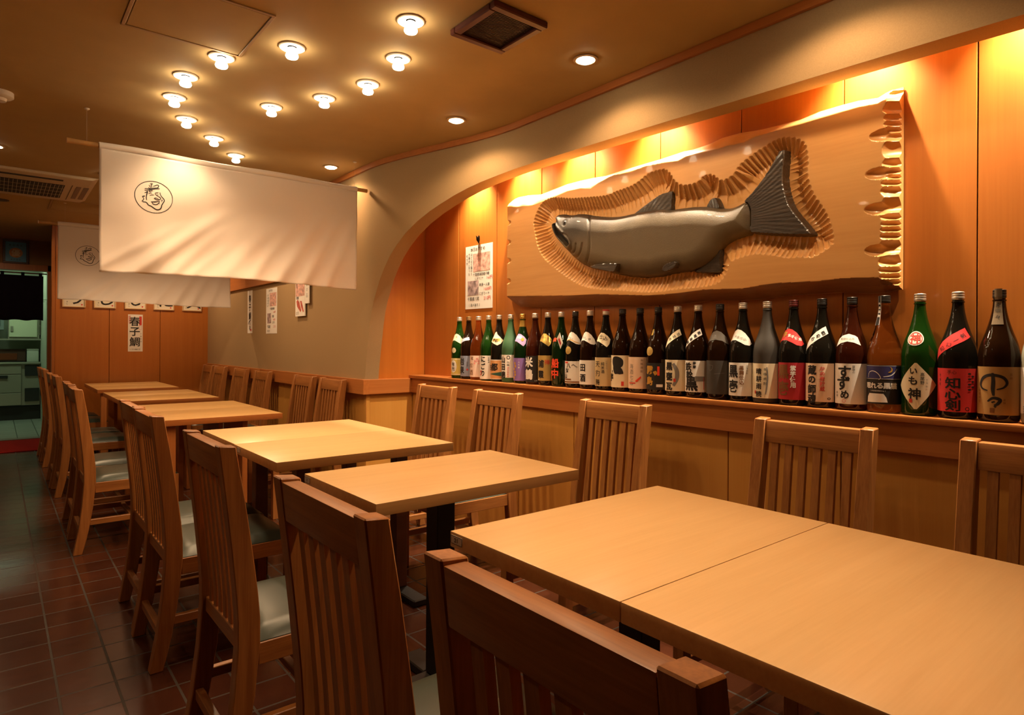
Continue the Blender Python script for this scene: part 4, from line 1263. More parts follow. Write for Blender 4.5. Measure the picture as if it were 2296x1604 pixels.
# left end falls to the wall, with four small notches
hgt -= (FRONT - 0.004) * np.clip((P[:, 0] - 2.872) / 0.05, 0, 1) ** 0.8
for y, z in LGOUGE:
    hgt -= 0.016 * np.clip(1 - ((P[:, 0] - (y + 0.02)) / 0.034) ** 2 - ((P[:, 1] - z) / 0.016) ** 2, 0, 1) ** 0.5
# right end: a chiselled slope with four longer gouges
yr = np.interp(P[:, 1], [z for _, z in sorted(RIGHT, key=lambda q: q[1])], [y for y, _ in sorted(RIGHT, key=lambda q: q[1])])
ph = P[:, 1] / 0.030 + 0.5 * np.sin(P[:, 1] * 37)
sc = np.abs(np.sin(PI * ph))
fr = np.clip((yr - 0.012 * (1 - sc) - P[:, 0]) / np.maximum(0.02, yr - 0.822), 0, 1)
hgt -= (FRONT - 0.018) * fr ** 0.75 * (0.72 + 0.28 * sc)
for y, z in RGOUGE:
    e = np.clip(1 - ((P[:, 0] - (y - 0.048)) / 0.052) ** 2 - ((P[:, 1] - z - 0.06 * (P[:, 0] - y)) / 0.021) ** 2, 0, 1) ** 0.6
    hgt = np.minimum(hgt, FRONT - 0.020 * e - (FRONT - 0.030) * fr ** 1.5 * (e > 0)) * (e > 0) + hgt * (e <= 0)
# carved hollow round the fish, cut in gouge strokes square to its edge
d, arc, ins = seg_dist(P, trench_p)
GW = 0.0215
cell = arc / GW
sgn = np.abs(np.sin(PI * cell))
jit = 0.004 * np.sin(12.9 * np.floor(cell))
de = np.where(ins, d, -d) - 0.010 * (1 - sgn ** 0.5) + jit
dep = TDEP * np.clip(np.clip(de, 0, None) / 0.058, 0, 1) ** 0.8 * 1.03
dep = np.minimum(dep, TDEP) 
dep *= 1 - 0.30 * (1 - sgn ** 0.7) * np.clip(1.25 - de / 0.075, 0, 1)
hgt = np.where(de > 0, np.minimum(hgt, FRONT - dep), hgt)
hgt = np.clip(hgt, 0.004, None)

board = thing('carved_fish_board', 'wide carved wooden board with a salmon in relief, hung in the alcove', 'wall carving', (BX, BY, BZ))
def hf_bm(Y, Z, Hh, mi=None):
    a, b = Y.shape
    bm = BM()
    vs = [bm.verts.new((-h, y - BY, z - BZ)) for y, z, h in zip(Y.ravel(), Z.ravel(), Hh.ravel())]
    return bm, vs
bm, vs = hf_bm(Yg, Zg, hgt.reshape(NS, NT))
fbg, ftg = fb.reshape(NS, NT), ft.reshape(NS, NT)
for i in range(NS - 1):
    for k in range(NT - 1):
        f = bm.faces.new((vs[i * NT + k], vs[(i + 1) * NT + k], vs[(i + 1) * NT + k + 1], vs[i * NT + k + 1]))
        if fbg[i, k] > 0.02: f.material_index = 1
rim = [i * NT for i in range(NS)] + [(NS - 1) * NT + k for k in range(1, NT)] + [i * NT + NT - 1 for i in range(NS - 2, -1, -1)] + [k for k in range(NT - 2, 0, -1)]
back = [bm.verts.new((-0.0006, vs[i].co.y, vs[i].co.z)) for i in rim]
for i in range(len(rim)):
    j = (i + 1) % len(rim)
    bm.faces.new((vs[rim[i]], vs[rim[j]], back[j], back[i]))
o = obj('board', bm, [M['carve'], M['bark']], board)
o.data.polygons.foreach_set('use_smooth', [True] * len(o.data.polygons))

# the fish
m, nt, b = new_mat('salmon_skin')
N, L = nt.nodes, nt.links
tcn = N.new('ShaderNodeTexCoord'); sep = N.new('ShaderNodeSeparateXYZ'); L.new(tcn.outputs['Object'], sep.inputs[0])
mr = N.new('ShaderNodeMapRange'); mr.inputs['From Min'].default_value = 0.12; mr.inputs['From Max'].default_value = 0.47
nz = N.new('ShaderNodeTexNoise'); nz.inputs['Scale'].default_value = 7; nz.inputs['Detail'].default_value = 5
L.new(tcn.outputs['Object'], nz.inputs['Vector'])
ad = N.new('ShaderNodeMath'); ad.operation = 'MULTIPLY_ADD'; ad.inputs[1].default_value = 0.35; ad.inputs[2].default_value = -0.17
L.new(nz.outputs['Fac'], ad.inputs[0])
ad2 = N.new('ShaderNodeMath'); ad2.operation = 'ADD'
L.new(sep.outputs['Z'], mr.inputs['Value']); L.new(mr.outputs[0], ad2.inputs[0]); L.new(ad.outputs[0], ad2.inputs[1])
rp = N.new('ShaderNodeValToRGB')
el = rp.color_ramp.elements
el[0].position = 0.0; el[0].color = (0.060, 0.036, 0.018, 1)
el[1].position = 1.0; el[1].color = (0.016, 0.013, 0.010, 1)
for p_, c_ in ((0.30, (0.150, 0.112, 0.058, 1)), (0.62, (0.130, 0.096, 0.052, 1)), (0.85, (0.040, 0.031, 0.021, 1))):
    e = el.new(p_); e.color = c_
L.new(ad2.outputs[0], rp.inputs['Fac']); L.new(rp.outputs['Color'], b.inputs['Base Color'])
b.inputs['Roughness'].default_value = 0.46
sock(b, ['Coat Weight', 'Clearcoat']).default_value = 0.08
vo = N.new('ShaderNodeTexVoronoi'); vo.inputs['Scale'].default_value = 380
mpn = N.new('ShaderNodeMapping'); mpn.inputs['Scale'].default_value = (1, 1, 1.4)
L.new(tcn.outputs['Object'], mpn.inputs[0]); L.new(mpn.outputs[0], vo.inputs['Vector'])
bp = N.new('ShaderNodeBump'); bp.inputs['Strength'].default_value = 0.38; bp.inputs['Distance'].default_value = 0.0015
L.new(vo.outputs['Distance'], bp.inputs['Height']); L.new(bp.outputs['Normal'], b.inputs['Normal'])
M['fish'] = m
M['fin'] = wood('fin_dark', (0.014, 0.011, 0.009), (0.085, 0.062, 0.042), 'y', rough=0.38, across=150, along=9, fine=420, coat=0.3, bump=0.9, contrast=0.9)
M['fish_dark'] = plain('mouth_dark', (0.012, 0.008, 0.006), rough=0.3)

FLOOR = FRONT - TDEP
def relief(name, poly, mat, res, hfun, parent=board, margin=0.012, base=FLOOR):
    """a raised carving: height over the hollow's floor as a function of (y, z, depth inside the outline)"""
    poly = np.asarray(poly)
    y0, y1 = poly[:, 0].min() - margin, poly[:, 0].max() + margin
    z0, z1 = poly[:, 1].min() - margin, poly[:, 1].max() + margin
    ny, nz_ = max(8, int((y1 - y0) / res)), max(8, int((z1 - z0) / res))
    Y, Z = np.meshgrid(np.linspace(y1, y0, ny), np.linspace(z0, z1, nz_), indexing='ij')
    Q = np.stack([Y.ravel(), Z.ravel()], 1)
    d_, _, in_ = seg_dist(Q, poly)
    sd = np.where(in_, d_, -d_)
    h = np.where(sd > 0, base + hfun(Q, np.clip(sd, 0, None)), base + sd * 3.0)
    bm = BM()
    keep = sd > -res * 1.6
    vs = [bm.verts.new((-hh, q[0] - BY, q[1] - BZ)) if k else None for q, hh, k in zip(Q, h, keep)]
    for i in range(ny - 1):
        for k in range(nz_ - 1):
            c = [vs[i * nz_ + k], vs[(i + 1) * nz_ + k], vs[(i + 1) * nz_ + k + 1], vs[i * nz_ + k + 1]]
            if all(c): bm.faces.new(c)
    for v in [v for v in bm.verts if not v.link_faces]: bm.verts.remove(v)
    o = obj(name, bm, mat, parent)
    o.data.polygons.foreach_set('use_smooth', [True] * len(o.data.polygons))
    return o

def body_h(Q, sd):
    r = 0.085
    u = np.clip(sd / r, 0, 1)
    h = 0.012 + 0.052 * np.sqrt(1 - (1 - u) ** 2)
    md, _, mi_ = seg_dist(Q, np.array(MOUTH))
    h -= np.where(mi_, np.minimum(0.040, md * 6), 0)
    h += 0.006 * np.exp(-((md - 0.008) / 0.007) ** 2) * (~mi_)
    for g, w, dp in ((GR1, 0.005, 0.006), (GR2, 0.005, 0.006), (GR3, 0.005, 0.0065), (GR4, 0.007, 0.008)):
        gd, _, _ = seg_dist(Q, smooth_poly(g, 2, False), closed=False)
        h -= dp * np.exp(-(gd / w) ** 2)
    ed = np.hypot(Q[:, 0] - EYE[0][0], Q[:, 1] - EYE[0][1])
    h -= 0.003 * np.exp(-((ed - 0.014) / 0.004) ** 2)
    # rayed throat below the cheek
    gz = np.clip((1.60 - Q[:, 1]) / 0.08, 0, 1) * np.clip((Q[:, 0] - 2.19) / 0.02, 0, 1) * np.clip((2.34 - Q[:, 0]) / 0.03, 0, 1)
    an = np.arctan2(Q[:, 1] - 1.535, Q[:, 0] - 2.225)
    h += 0.0022 * gz * np.sin(an * 34)
    return h
fish = relief('fish_body', body_p, M['fish'], 0.0035, body_h)
def fin_h(cy, cz, h0, h1, reach, k=60):
    def f(Q, sd):
        an = np.arctan2(Q[:, 1] - cz, Q[:, 0] - cy)
        rr = np.hypot(Q[:, 0] - cy, Q[:, 1] - cz)
        base = h0 + (h1 - h0) * np.clip(rr / reach, 0, 1)
        return np.minimum(sd * 4, 1) * 0 + base * np.clip(sd / 0.003, 0, 1) ** 0.5 + 0.00035 * np.sin(an * k) * np.clip(sd / 0.01, 0, 1)
    return f
relief('tail_fin', smooth_poly(TAIL, 1), M['fin'], 0.0035, fin_h(1.45, 1.63, 0.040, 0.052, 0.34, 95))
relief('dorsal_fin', smooth_poly(DORSAL, 1), M['fin'], 0.004, fin_h(1.98, 1.60, 0.026, 0.020, 0.3, 80))
relief('adipose_fin', smooth_poly(ADIP, 1), M['fin'], 0.003, fin_h(1.50, 1.66, 0.030, 0.026, 0.1, 30))
relief('anal_fin', smooth_poly(ANAL, 1), M['fin'], 0.0035, fin_h(1.55, 1.56, 0.030, 0.022, 0.15, 55))
relief('pectoral_fin', smooth_poly(PECT, 1), M['fin'], 0.003, fin_h(2.26, 1.52, 0.071, 0.080, 0.3, 60))
relief('pelvic_fin', smooth_poly(PELV, 1), M['fin'], 0.003, fin_h(1.78, 1.45, 0.064, 0.074, 0.15, 50))
relief('mouth', smooth_poly(MOUTH, 1), M['fish_dark'], 0.003, lambda Q, sd: 0.016 + 0.004 * np.clip(sd / 0.012, 0, 1), base=FLOOR)
bm = BM()
bmesh.ops.create_uvsphere(bm, u_segments=20, v_segments=12, radius=0.0085, matrix=Matrix.Translation((-(FLOOR + 0.056), EYE[0][0] - BY, EYE[0][1] - BZ)) @ Matrix.Diagonal((0.55, 1, 1.1, 1)))
obj('eye', bm, M['fish_dark'], board)

# ------------------------------------------------------------------ bottles on the shelf
R0 = 0.0515
PROF = [(0.030, 0.0), (0.044, 0.0005), (0.0495, 0.004), (R0, 0.012), (R0, 0.186), (0.0508, 0.198), (0.0492, 0.210), (0.0468, 0.2225), (0.0433, 0.236), (0.0390, 0.249), (0.0345, 0.262),
        (0.0302, 0.276), (0.0262, 0.290), (0.0222, 0.306), (0.0190, 0.322), (0.0168, 0.338), (0.0156, 0.352), (0.0152, 0.364)]
PZ = [z for r, z in PROF[3:]]; PR = [r for r, z in PROF[3:]]
def brad(z):
    return float(np.interp(z, PZ, PR))

def glass(name, col, rough=0.06, opaque=0.0):
    return plain(name, col, rough=rough, trans=1.0 - opaque, ior=1.45, spec=0.5)
G = {'green': glass('green_glass', (0.016, 0.085, 0.010), 0.05, 0.35), 'dkgreen': glass('dark_green_glass', (0.008, 0.036, 0.008), 0.05, 0.4),
     'brown': glass('brown_glass', (0.022, 0.008, 0.003), 0.05, 0.5), 'black': glass('black_glass', (0.012, 0.010, 0.007), 0.05, 0.6),
     'red': glass('red_brown_glass', (0.08, 0.016, 0.006), 0.05, 0.35), 'amber': glass('amber_glass', (0.42, 0.15, 0.04), 0.05, 0.1),
     'clear': glass('clear_glass', (0.85, 0.60, 0.40), 0.04, 0.0), 'pink': glass('pink_glass', (0.80, 0.42, 0.27), 0.04, 0.0),
     'frost': plain('frosted_green', (0.035, 0.10, 0.04), rough=0.5), 'matte': plain('matte_black', (0.035, 0.028, 0.022), rough=0.55),
     'pale': plain('pale_frosted', (0.50, 0.47, 0.34), rough=0.45, trans=0.35)}
K = {'silver': plain('cap_silver', (0.72, 0.66, 0.56), rough=0.3, metal=0.7), 'black': plain('cap_black', (0.02, 0.017, 0.015), rough=0.35),
     'gold': plain('cap_gold', (0.75, 0.46, 0.10), rough=0.28, metal=0.8), 'bronze': plain('cap_bronze', (0.30, 0.17, 0.07), rough=0.35, metal=0.5),
     'red': plain('cap_red', (0.35, 0.03, 0.025), rough=0.35), 'dkred': plain('cap_dark_red', (0.10, 0.014, 0.012), rough=0.35)}
def paper(name, c, metal=0.0, rough=0.55):
    return plain(name, c, rough=rough, metal=metal)
PAP = {'white': paper('label_white', (0.80, 0.76, 0.70)), 'cream': paper('label_cream', (0.76, 0.66, 0.46)), 'tan': paper('label_tan', (0.52, 0.38, 0.19)),
       'yellow': paper('label_yellow', (0.66, 0.50, 0.12)), 'blue': paper('label_blue', (0.26, 0.30, 0.42)), 'pinkish': paper('label_pinkish', (0.80, 0.62, 0.54)),
       'orange': paper('label_orange', (0.66, 0.33, 0.13)), 'purple': paper('label_purple', (0.24, 0.14, 0.42)), 'lilac': paper('label_lilac', (0.42, 0.30, 0.56)),
       'black': paper('label_black', (0.018, 0.016, 0.016)), 'gold': paper('label_gold', (0.55, 0.38, 0.12), 0.3, 0.4), 'foil': paper('label_foil', (0.80, 0.58, 0.16), 0.7, 0.25),
       'grey': paper('label_grey', (0.10, 0.085, 0.07)), 'dkgrey': paper('label_dark_grey', (0.055, 0.048, 0.042)), 'red': paper('label_red', (0.62, 0.035, 0.035)),
       'crimson': paper('label_crimson', (0.40, 0.018, 0.026)), 'navy': paper('label_navy', (0.030, 0.028, 0.085)), 'peach': paper('label_peach', (0.78, 0.58, 0.42)),
       'sand': paper('label_sand', (0.62, 0.42, 0.20)), 'ltblue': paper('label_light_blue', (0.48, 0.52, 0.66)), 'green': paper('label_green', (0.03, 0.10, 0.07)),
       'kraft': paper('label_kraft', (0.42, 0.235, 0.075)), 'pearl': paper('label_pearl', (0.20, 0.145, 0.09), 0.2, 0.4)}
INK = {'k': M['ink'], 'r': M['inkred'], 'w': M['inkwhite'], 'b': M['inkbrown'], 'g': M['inkgrey'], 'o': M['inkgold'], 'neon': plain('orange_red_ink', (0.85, 0.075, 0.03), rough=0.45), 'green': PAP['green'], 'navy': paper('night_blue', (0.035, 0.032, 0.14)), 'pinkink': paper('pink_ink', (0.72, 0.32, 0.30))}

WAVE = [(-0.046, 0.229), (-0.040, 0.262), (-0.030, 0.277), (-0.012, 0.284), (0.008, 0.280), (0.026, 0.268), (0.040, 0.248), (0.046, 0.226), (0.036, 0.219), (0.022, 0.222), (0.008, 0.232), (-0.010, 0.241), (-0.028, 0.240)]
BAND = [(-0.046, 0.226), (-0.042, 0.258), (-0.022, 0.274), (0.0, 0.280), (0.022, 0.274), (0.044, 0.254), (0.047, 0.222), (0.024, 0.238), (0.0, 0.243), (-0.022, 0.238)]
DIAG = [(-0.054, 0.190), (-0.048, 0.224), (-0.032, 0.250), (-0.010, 0.270), (0.012, 0.283), (0.030, 0.290), (0.037, 0.264), (0.020, 0.256), (0.0, 0.243), (-0.022, 0.224), (-0.040, 0.204)]
DIAGB = [(-0.058, 0.166), (-0.052, 0.208), (-0.034, 0.236), (-0.012, 0.256), (0.012, 0.270), (0.030, 0.278), (0.042, 0.250), (0.022, 0.238), (0.0, 0.224), (-0.022, 0.206), (-0.042, 0.186)]
PETAL = [(-0.040, 0.232), (-0.030, 0.262), (-0.018, 0.288), (-0.004, 0.292), (0.006, 0.276), (0.024, 0.262), (0.042, 0.242), (0.026, 0.222), (0.010, 0.212), (-0.010, 0.222), (-0.026, 0.230)]
SWALLOW = [(-0.044, 0.236), (-0.034, 0.262), (-0.016, 0.278), (0.006, 0.276), (0.028, 0.262), (0.040, 0.246), (0.032, 0.222), (0.022, 0.208), (0.006, 0.222), (-0.012, 0.234), (-0.030, 0.236)]

def _b(x):
    return min(x, 0.032)

def bottle(label, y, gl, cap, main=None, items=(), should=None, sitems=(), extra=None, face=7.0, foil=False):
    t = thing('sake_bottle', label, 'bottle', (2.305, y, 0.908), 0, 'bottles on the alcove shelf')
    bm = BM(); lathe(bm, PROF, 40)
    lathe(bm, [(0.0153, 0.3545), (0.0172, 0.356), (0.0172, 0.3595), (0.0153, 0.361)], 28, cap=False)
    obj('glass_body', bm, G[gl], t)
    bm = BM()
    lathe(bm, [(0.0158, 0.3645), (0.0168, 0.366), (0.0168, 0.374), (0.0161, 0.3755), (0.0168, 0.377), (0.0168, 0.381), (0.0161, 0.3825), (0.0168, 0.384), (0.0166, 0.388), (0.0150, 0.3895), (0.002, 0.390)], 28)
    obj('cap', bm, K[cap], t)
    if foil:
        bm = BM(); lathe(bm, [(brad(z) + 0.0008 + 0.0005 * math.sin(z * 900), z) for z in np.linspace(0.318, 0.3635, 14)], 28, cap=False)
        obj('neck_foil', bm, K[cap], t)
    f = rad(face + max(0.0, (y - 1.2)) * 5.5)
    def mp(off, zmid=None):
        def g(s, z):
            r = (R0 if zmid is None else brad(zmid))
            th = f + s / r
            rr = brad(z) + off
            return Vector((-rr * math.cos(th), -rr * math.sin(th), z))
        return g
    if main:
        pcol, z0, z1, hw = main[:4]
        a = Art()
        if len(main) > 4 and main[4] == 'diamond':
            a.poly([(-hw, (z0 + z1) / 2), (-0.004, z0), (0.004, z0), (hw, (z0 + z1) / 2 + 0.004), (0.003, z1), (-0.003, z1)])
        else:
            a.rect(-hw, hw, z0, z1)
        lb = art_obj('label', a, mp(0.0006), PAP[pcol], t, 0.005)
        lb.data.polygons.foreach_set('use_smooth', [True] * len(lb.data.polygons))
        by = {}
        for it in items:
            by.setdefault(it[0], Art())
            it[1](by[it[0]])
        for n_, (ink, a) in enumerate(by.items()):
            art_obj('lettering', a, mp(0.0011 + 0.0003 * n_), INK[ink], lb, 0.005)
    elif items:
        by = {}
        for it in items:
            by.setdefault(it[0], Art()); it[1](by[it[0]])
        for ink, a in by.items():
            art_obj('lettering', a, mp(0.0008), INK[ink], t, 0.005)
    if should:
        pc, shape = should
        a = Art(); a.poly(shape)
        sl = art_obj('shoulder_label', a, mp(0.0007, 0.25), PAP[pc], t, 0.006, 0.006)
        sl.data.polygons.foreach_set('use_smooth', [True] * len(sl.data.polygons))
        by = {}
        for it in sitems:
            by.setdefault(it[0], Art()); it[1](by[it[0]])
        for n_, (ink, a) in enumerate(by.items()):
            art_obj('lettering', a, mp(0.0012 + 0.0003 * n_, 0.25), INK[ink], sl, 0.006, 0.006)
    if extra: extra(t, mp)
    return t

def C(ink, text, s, z, size, pitch=1.05, bold=0.02, sx=1.0, slant=0.0):
    return (ink, lambda a: a.col(text, s, z, size, pitch, _b(bold), sx, slant))
def Rw(ink, text, s, z, size, pitch=0.95, bold=0.012, rise=0.0, rot=0.0):
    return (ink, lambda a: a.row(text, s, z, size, pitch, _b(bold), 1.0, rise, rot))
def F(ink, fn):
    return (ink, fn)
def seal(col, s, z, r, ring_ink=None, ch=None):
    def ex(t, mp):
        a = Art(); a.disc(s, z, r, 28)
        o = art_obj('seal', a, mp(0.0009, z), PAP[col], t, 0.005, 0.006)
        if ring_ink:
            a = Art(); a.ring(s, z, r * 0.86, r * 0.10, 30)
            if ch: a.char(ch, s, z, r * 1.35, 0.02)
            art_obj('lettering', a, mp(0.0014, z), INK[ring_ink], o, 0.005, 0.006)
    return ex

BY_ = [3.360, 3.256, 3.153, 3.049, 2.945, 2.838, 2.730, 2.624, 2.520, 2.416, 2.312, 2.208, 2.102, 1.997, 1.891, 1.787, 1.683, 1.579, 1.475, 1.372, 1.269, 1.165, 1.061, 0.957, 0.853, 0.749, 0.645, 0.541, 0.437]
i = iter(BY_)
bottle('green bottle with a yellow label, leftmost of the row', next(i), 'green', 'silver', ('yellow', 0.020, 0.128, 0.075),
       [F('w', lambda a: a.disc(-0.018, 0.076, 0.026, 30, 0.040)), C('k', '有光', -0.018, 0.090, 0.026, 1.1), F('w', lambda a: a.rect(-0.075, 0.075, 0.120, 0.1235)), F('w', lambda a: a.rect(-0.075, 0.075, 0.024, 0.0275))],
       ('cream', WAVE), [Rw('g', '吟', -0.002, 0.262, 0.014)], seal('cream', -0.014, 0.178, 0.017), face=16)
bottle('dark bottle with a blue-grey label, second from the left', next(i), 'brown', 'bronze', ('blue', 0.018, 0.145, 0.075),
       [C('k', '岩泉', -0.026, 0.110, 0.046, 1.15), C('k', '純米酒', 0.016, 0.105, 0.009, 1.2, 0.0), F('r', lambda a: a.disc(0.016, 0.060, 0.006))],
       ('ltblue', [(-0.046, 0.226), (-0.036, 0.246), (-0.012, 0.256), (0.020, 0.262), (0.024, 0.244), (-0.006, 0.238), (-0.030, 0.226)]), face=16)
bottle('clear bottle of rosy plum liquor, third from the left', next(i), 'pink', 'silver', ('pinkish', 0.018, 0.148, 0.078),
       [C('b', '梅酒', -0.028, 0.085, 0.036, 1.1, 0.012), C('b', '紅', -0.018, 0.132, 0.020), F('pinkink', lambda a: [a.disc(0.012 + 0.014 * math.cos(k * 1.3), 0.115 + 0.016 * math.sin(k * 2.1), 0.006) for k in range(7)])], face=16)
bottle('green bottle with a plain white label of three big black kana', next(i), 'green', 'silver', ('white', 0.010, 0.150, 0.076),
       [C('k', 'にごり', -0.010, 0.128, 0.040, 1.05, 0.03, 0.9), C('r', '純米', -0.028, 0.055, 0.016, 1.1), C('k', '生原酒', 0.026, 0.135, 0.010, 1.2, 0.0)], face=14)
bottle('dark bottle with a pale petal collar and orange label', next(i), 'black', 'silver', ('orange', 0.014, 0.128, 0.080),
       [Rw('k', '都', -0.006, 0.085, 0.046, 1, 0.03), Rw('k', '古', -0.040, 0.082, 0.036, 1, 0.03), F('green', lambda a: a.poly([(-0.042, 0.044), (0.056, 0.060), (0.056, 0.030)])), F('w', lambda a: a.rect(-0.08, 0.08, 0.124, 0.128)), F('w', lambda a: a.rect(-0.08, 0.08, 0.014, 0.017))],
       ('cream', PETAL), [F('o', lambda a: a.rect(-0.026, 0.022, 0.236, 0.252)), Rw('k', '吟醸', -0.012, 0.244, 0.017, 1, 0.02, -0.005)], face=14)
bottle('frosted green bottle with three big black characters down a white label', next(i), 'frost', 'silver', ('white', 0.028, 0.158, 0.076),
       [C('k', '山田錦', -0.026, 0.130, 0.040, 1.06, 0.035), F('k', lambda a: (a.ring(0.012, 0.143, 0.011, 0.004, 24))), C('k', '白鶴', 0.010, 0.116, 0.014, 1.1, 0.0), C('r', '特別純米酒', 0.010, 0.084, 0.011, 1.1, 0.0)], face=14)
bottle('green bottle with purple labels and a gold foil top', next(i), 'dkgreen', 'gold', ('purple', 0.016, 0.142, 0.078),
       [C('w', '大吟醸', 0.004, 0.118, 0.011, 1.3, 0.0), F('o', lambda a: [a.disc(-0.026 + 0.006 * math.sin(k * 2.2), 0.112 - k * 0.016, 0.008, 10) for k in range(6)])],
       ('lilac', SWALLOW), [Rw('w', '小鼓', -0.016, 0.258, 0.020, 1, 0.03), F('o', lambda a: a.disc(0.018, 0.246, 0.010, 6))], face=13, foil=True)
bottle('red-brown bottle with a black label and two big white characters', next(i), 'red', 'silver', ('black', 0.012, 0.156, 0.080),
       [C('w', '米鶴', -0.016, 0.122, 0.058, 1.15, 0.045), Rw('w', '山形', 0.026, 0.022, 0.009, 1, 0.0)], face=13)
bottle('dark bottle with gold foil collar and gold label', next(i), 'black', 'silver', ('gold', 0.026, 0.160, 0.078),
       [C('k', '浦霞', -0.016, 0.116, 0.042, 1.35, 0.03), C('r', '禅', 0.022, 0.125, 0.030, 1, 0.01), F('w', lambda a: a.rect(-0.04, -0.026, 0.029, 0.034))],
       ('foil', SWALLOW), [Rw('b', '純米吟醸', -0.020, 0.260, 0.013, 1, 0.0, -0.003)], face=12)
def hang_tag(t, mp):
    bm = BM(); prism(bm, [(-0.022, 0.252), (0.003, 0.281), (0.030, 0.226), (0.010, 0.196)], -0.0005, 0.0005, 'yz')
    bmesh.ops.transform(bm, verts=bm.verts, matrix=Matrix.Translation((-0.046, -0.034, 0)) @ Matrix.Rotation(rad(8), 4, 'Z'))
    for v in bm.verts: v.co.y = -0.068 - (v.co.y + 0.034) + 0.034
    o = obj('hang_tag', bm, PAP['white'], t, smooth=False)
    bm = BM(); prism(bm, [(-0.010, 0.244), (-0.001, 0.255), (0.017, 0.226), (0.009, 0.214)], -0.0009, -0.0006, 'yz')
    bmesh.ops.transform(bm, verts=bm.verts, matrix=Matrix.Translation((-0.046, -0.034, 0)) @ Matrix.Rotation(rad(8), 4, 'Z'))
    for v in bm.verts: v.co.y = -0.068 - (v.co.y + 0.034) + 0.034
    obj('print', bm, PAP['crimson'], o, smooth=False)
bottle('green bottle with orange-red characters painted straight on the glass and a hanging tag', next(i), 'dkgreen', 'silver', None,
       [C('neon', '船中', -0.012, 0.122, 0.050, 1.1, 0.06), C('neon', '八策', -0.042, 0.100, 0.020, 1.3, 0.04), F('neon', lambda a: a.stroke([(-0.044, 0.075), (-0.041, 0.052), (-0.036, 0.030)], 0.006))],
       None, (), lambda t, mp: (hang_tag(t, mp), art_obj('lettering', (lambda a: (a.row('土佐', -0.034, 0.245, 0.020, 0.9, 0.05), a)[1])(Art()), mp(0.0008, 0.25), INK['neon'], t, 0.005, 0.006)), face=12)
bottle('dark bottle with black cap, bronze seal and a grey landscape on its white label', next(i), 'black', 'black', ('white', 0.022, 0.135, 0.080),
       [C('k', '八海山', -0.012, 0.112, 0.026, 1.0, 0.04, 1, -0.010), F('r', lambda a: a.rect(-0.040, -0.014, 0.124, 0.132)), F('g', lambda a: a.stroke([(0.006, 0.112), (0.016, 0.118), (0.026, 0.110), (0.036, 0.105)], 0.004)), F('b', lambda a: (a.rect(-0.04, 0.004, 0.040, 0.046), a.rect(-0.08, 0.08, 0.027, 0.033)))],
       ('white', WAVE), [Rw('k', 'きもと', -0.020, 0.256, 0.014, 0.9, 0.0, -0.004), F('o', lambda a: a.stroke([(-0.04, 0.236), (-0.01, 0.245), (0.02, 0.232), (0.04, 0.226)], 0.004))], seal('gold', -0.016, 0.190, 0.020), face=11)
bottle('dark bottle with two big brush characters at the left of a white label', next(i), 'brown', 'silver', ('white', 0.022, 0.142, 0.080),
       [C('k', '田酒', -0.016, 0.105, 0.040, 1.25, 0.03)], ('white', WAVE), [Rw('k', 'んしゅ', -0.018, 0.258, 0.018, 0.95, 0.0, -0.006)], face=10)
bottle('dark bottle with a red-topped cap and tan label', next(i), 'black', 'silver', ('tan', 0.020, 0.158, 0.082),
       [C('k', '天狗舞', -0.020, 0.125, 0.032, 1.35, 0.012), C('k', '純米酒', 0.010, 0.128, 0.018, 1.05, 0.01), C('g', '山廃仕込', 0.028, 0.140, 0.009, 1.2, 0.0)],
       ('cream', SWALLOW), [Rw('k', '仕込', -0.008, 0.258, 0.024, 0.95, 0.012, -0.007)],
       lambda t, mp: obj('cap_top', (lambda bm: (lathe(bm, [(0.0171, 0.3835), (0.0171, 0.3885), (0.0152, 0.3903), (0.002, 0.3906)], 24), bm)[1])(BM()), K['red'], t), face=10)
def kuro_blob(a):
    pts = [(-0.030, 0.150), (-0.020, 0.164), (0.0, 0.166), (0.020, 0.158), (0.030, 0.146), (0.029, 0.122), (0.016, 0.112), (0.024, 0.108), (0.032, 0.084), (0.022, 0.083), (0.012, 0.081), (0.002, 0.084), (-0.010, 0.081), (-0.018, 0.088), (-0.024, 0.108), (-0.022, 0.118), (-0.028, 0.130)]
    a.poly([tuple(p) for p in smooth_poly(pts, 2)])
    a.poly([tuple(p) for p in smooth_poly([(-0.034, 0.098), (-0.028, 0.102), (-0.026, 0.092), (-0.032, 0.086)], 2)])
    a.col('芋', -0.040, 0.066, 0.036, 1, 0.06)
bottle('dark bottle with a huge black blot of a character on cream', next(i), 'brown', 'black', ('cream', 0.020, 0.170, 0.082),
       [F('k', kuro_blob), F('r', lambda a: a.rect(0.020, 0.032, 0.028, 0.048)), C('k', '焼酎', -0.044, 0.150, 0.009, 1.2, 0.0)], face=9)
bottle('dark bottle with an orange-pink label of pale grey characters', next(i), 'brown', 'black', ('peach', 0.020, 0.164, 0.082),
       [C('g', '海酒七志', -0.018, 0.122, 0.024, 1.05, 0.0), F('r', lambda a: a.rect(-0.032, 0.004, 0.043, 0.048)), F('neon', lambda a: a.poly([(0.002, 0.055), (0.028, 0.078), (0.030, 0.070), (0.010, 0.050)])), C('b', '本格焼酎', 0.032, 0.150, 0.012, 1.4, 0.0)], face=9)
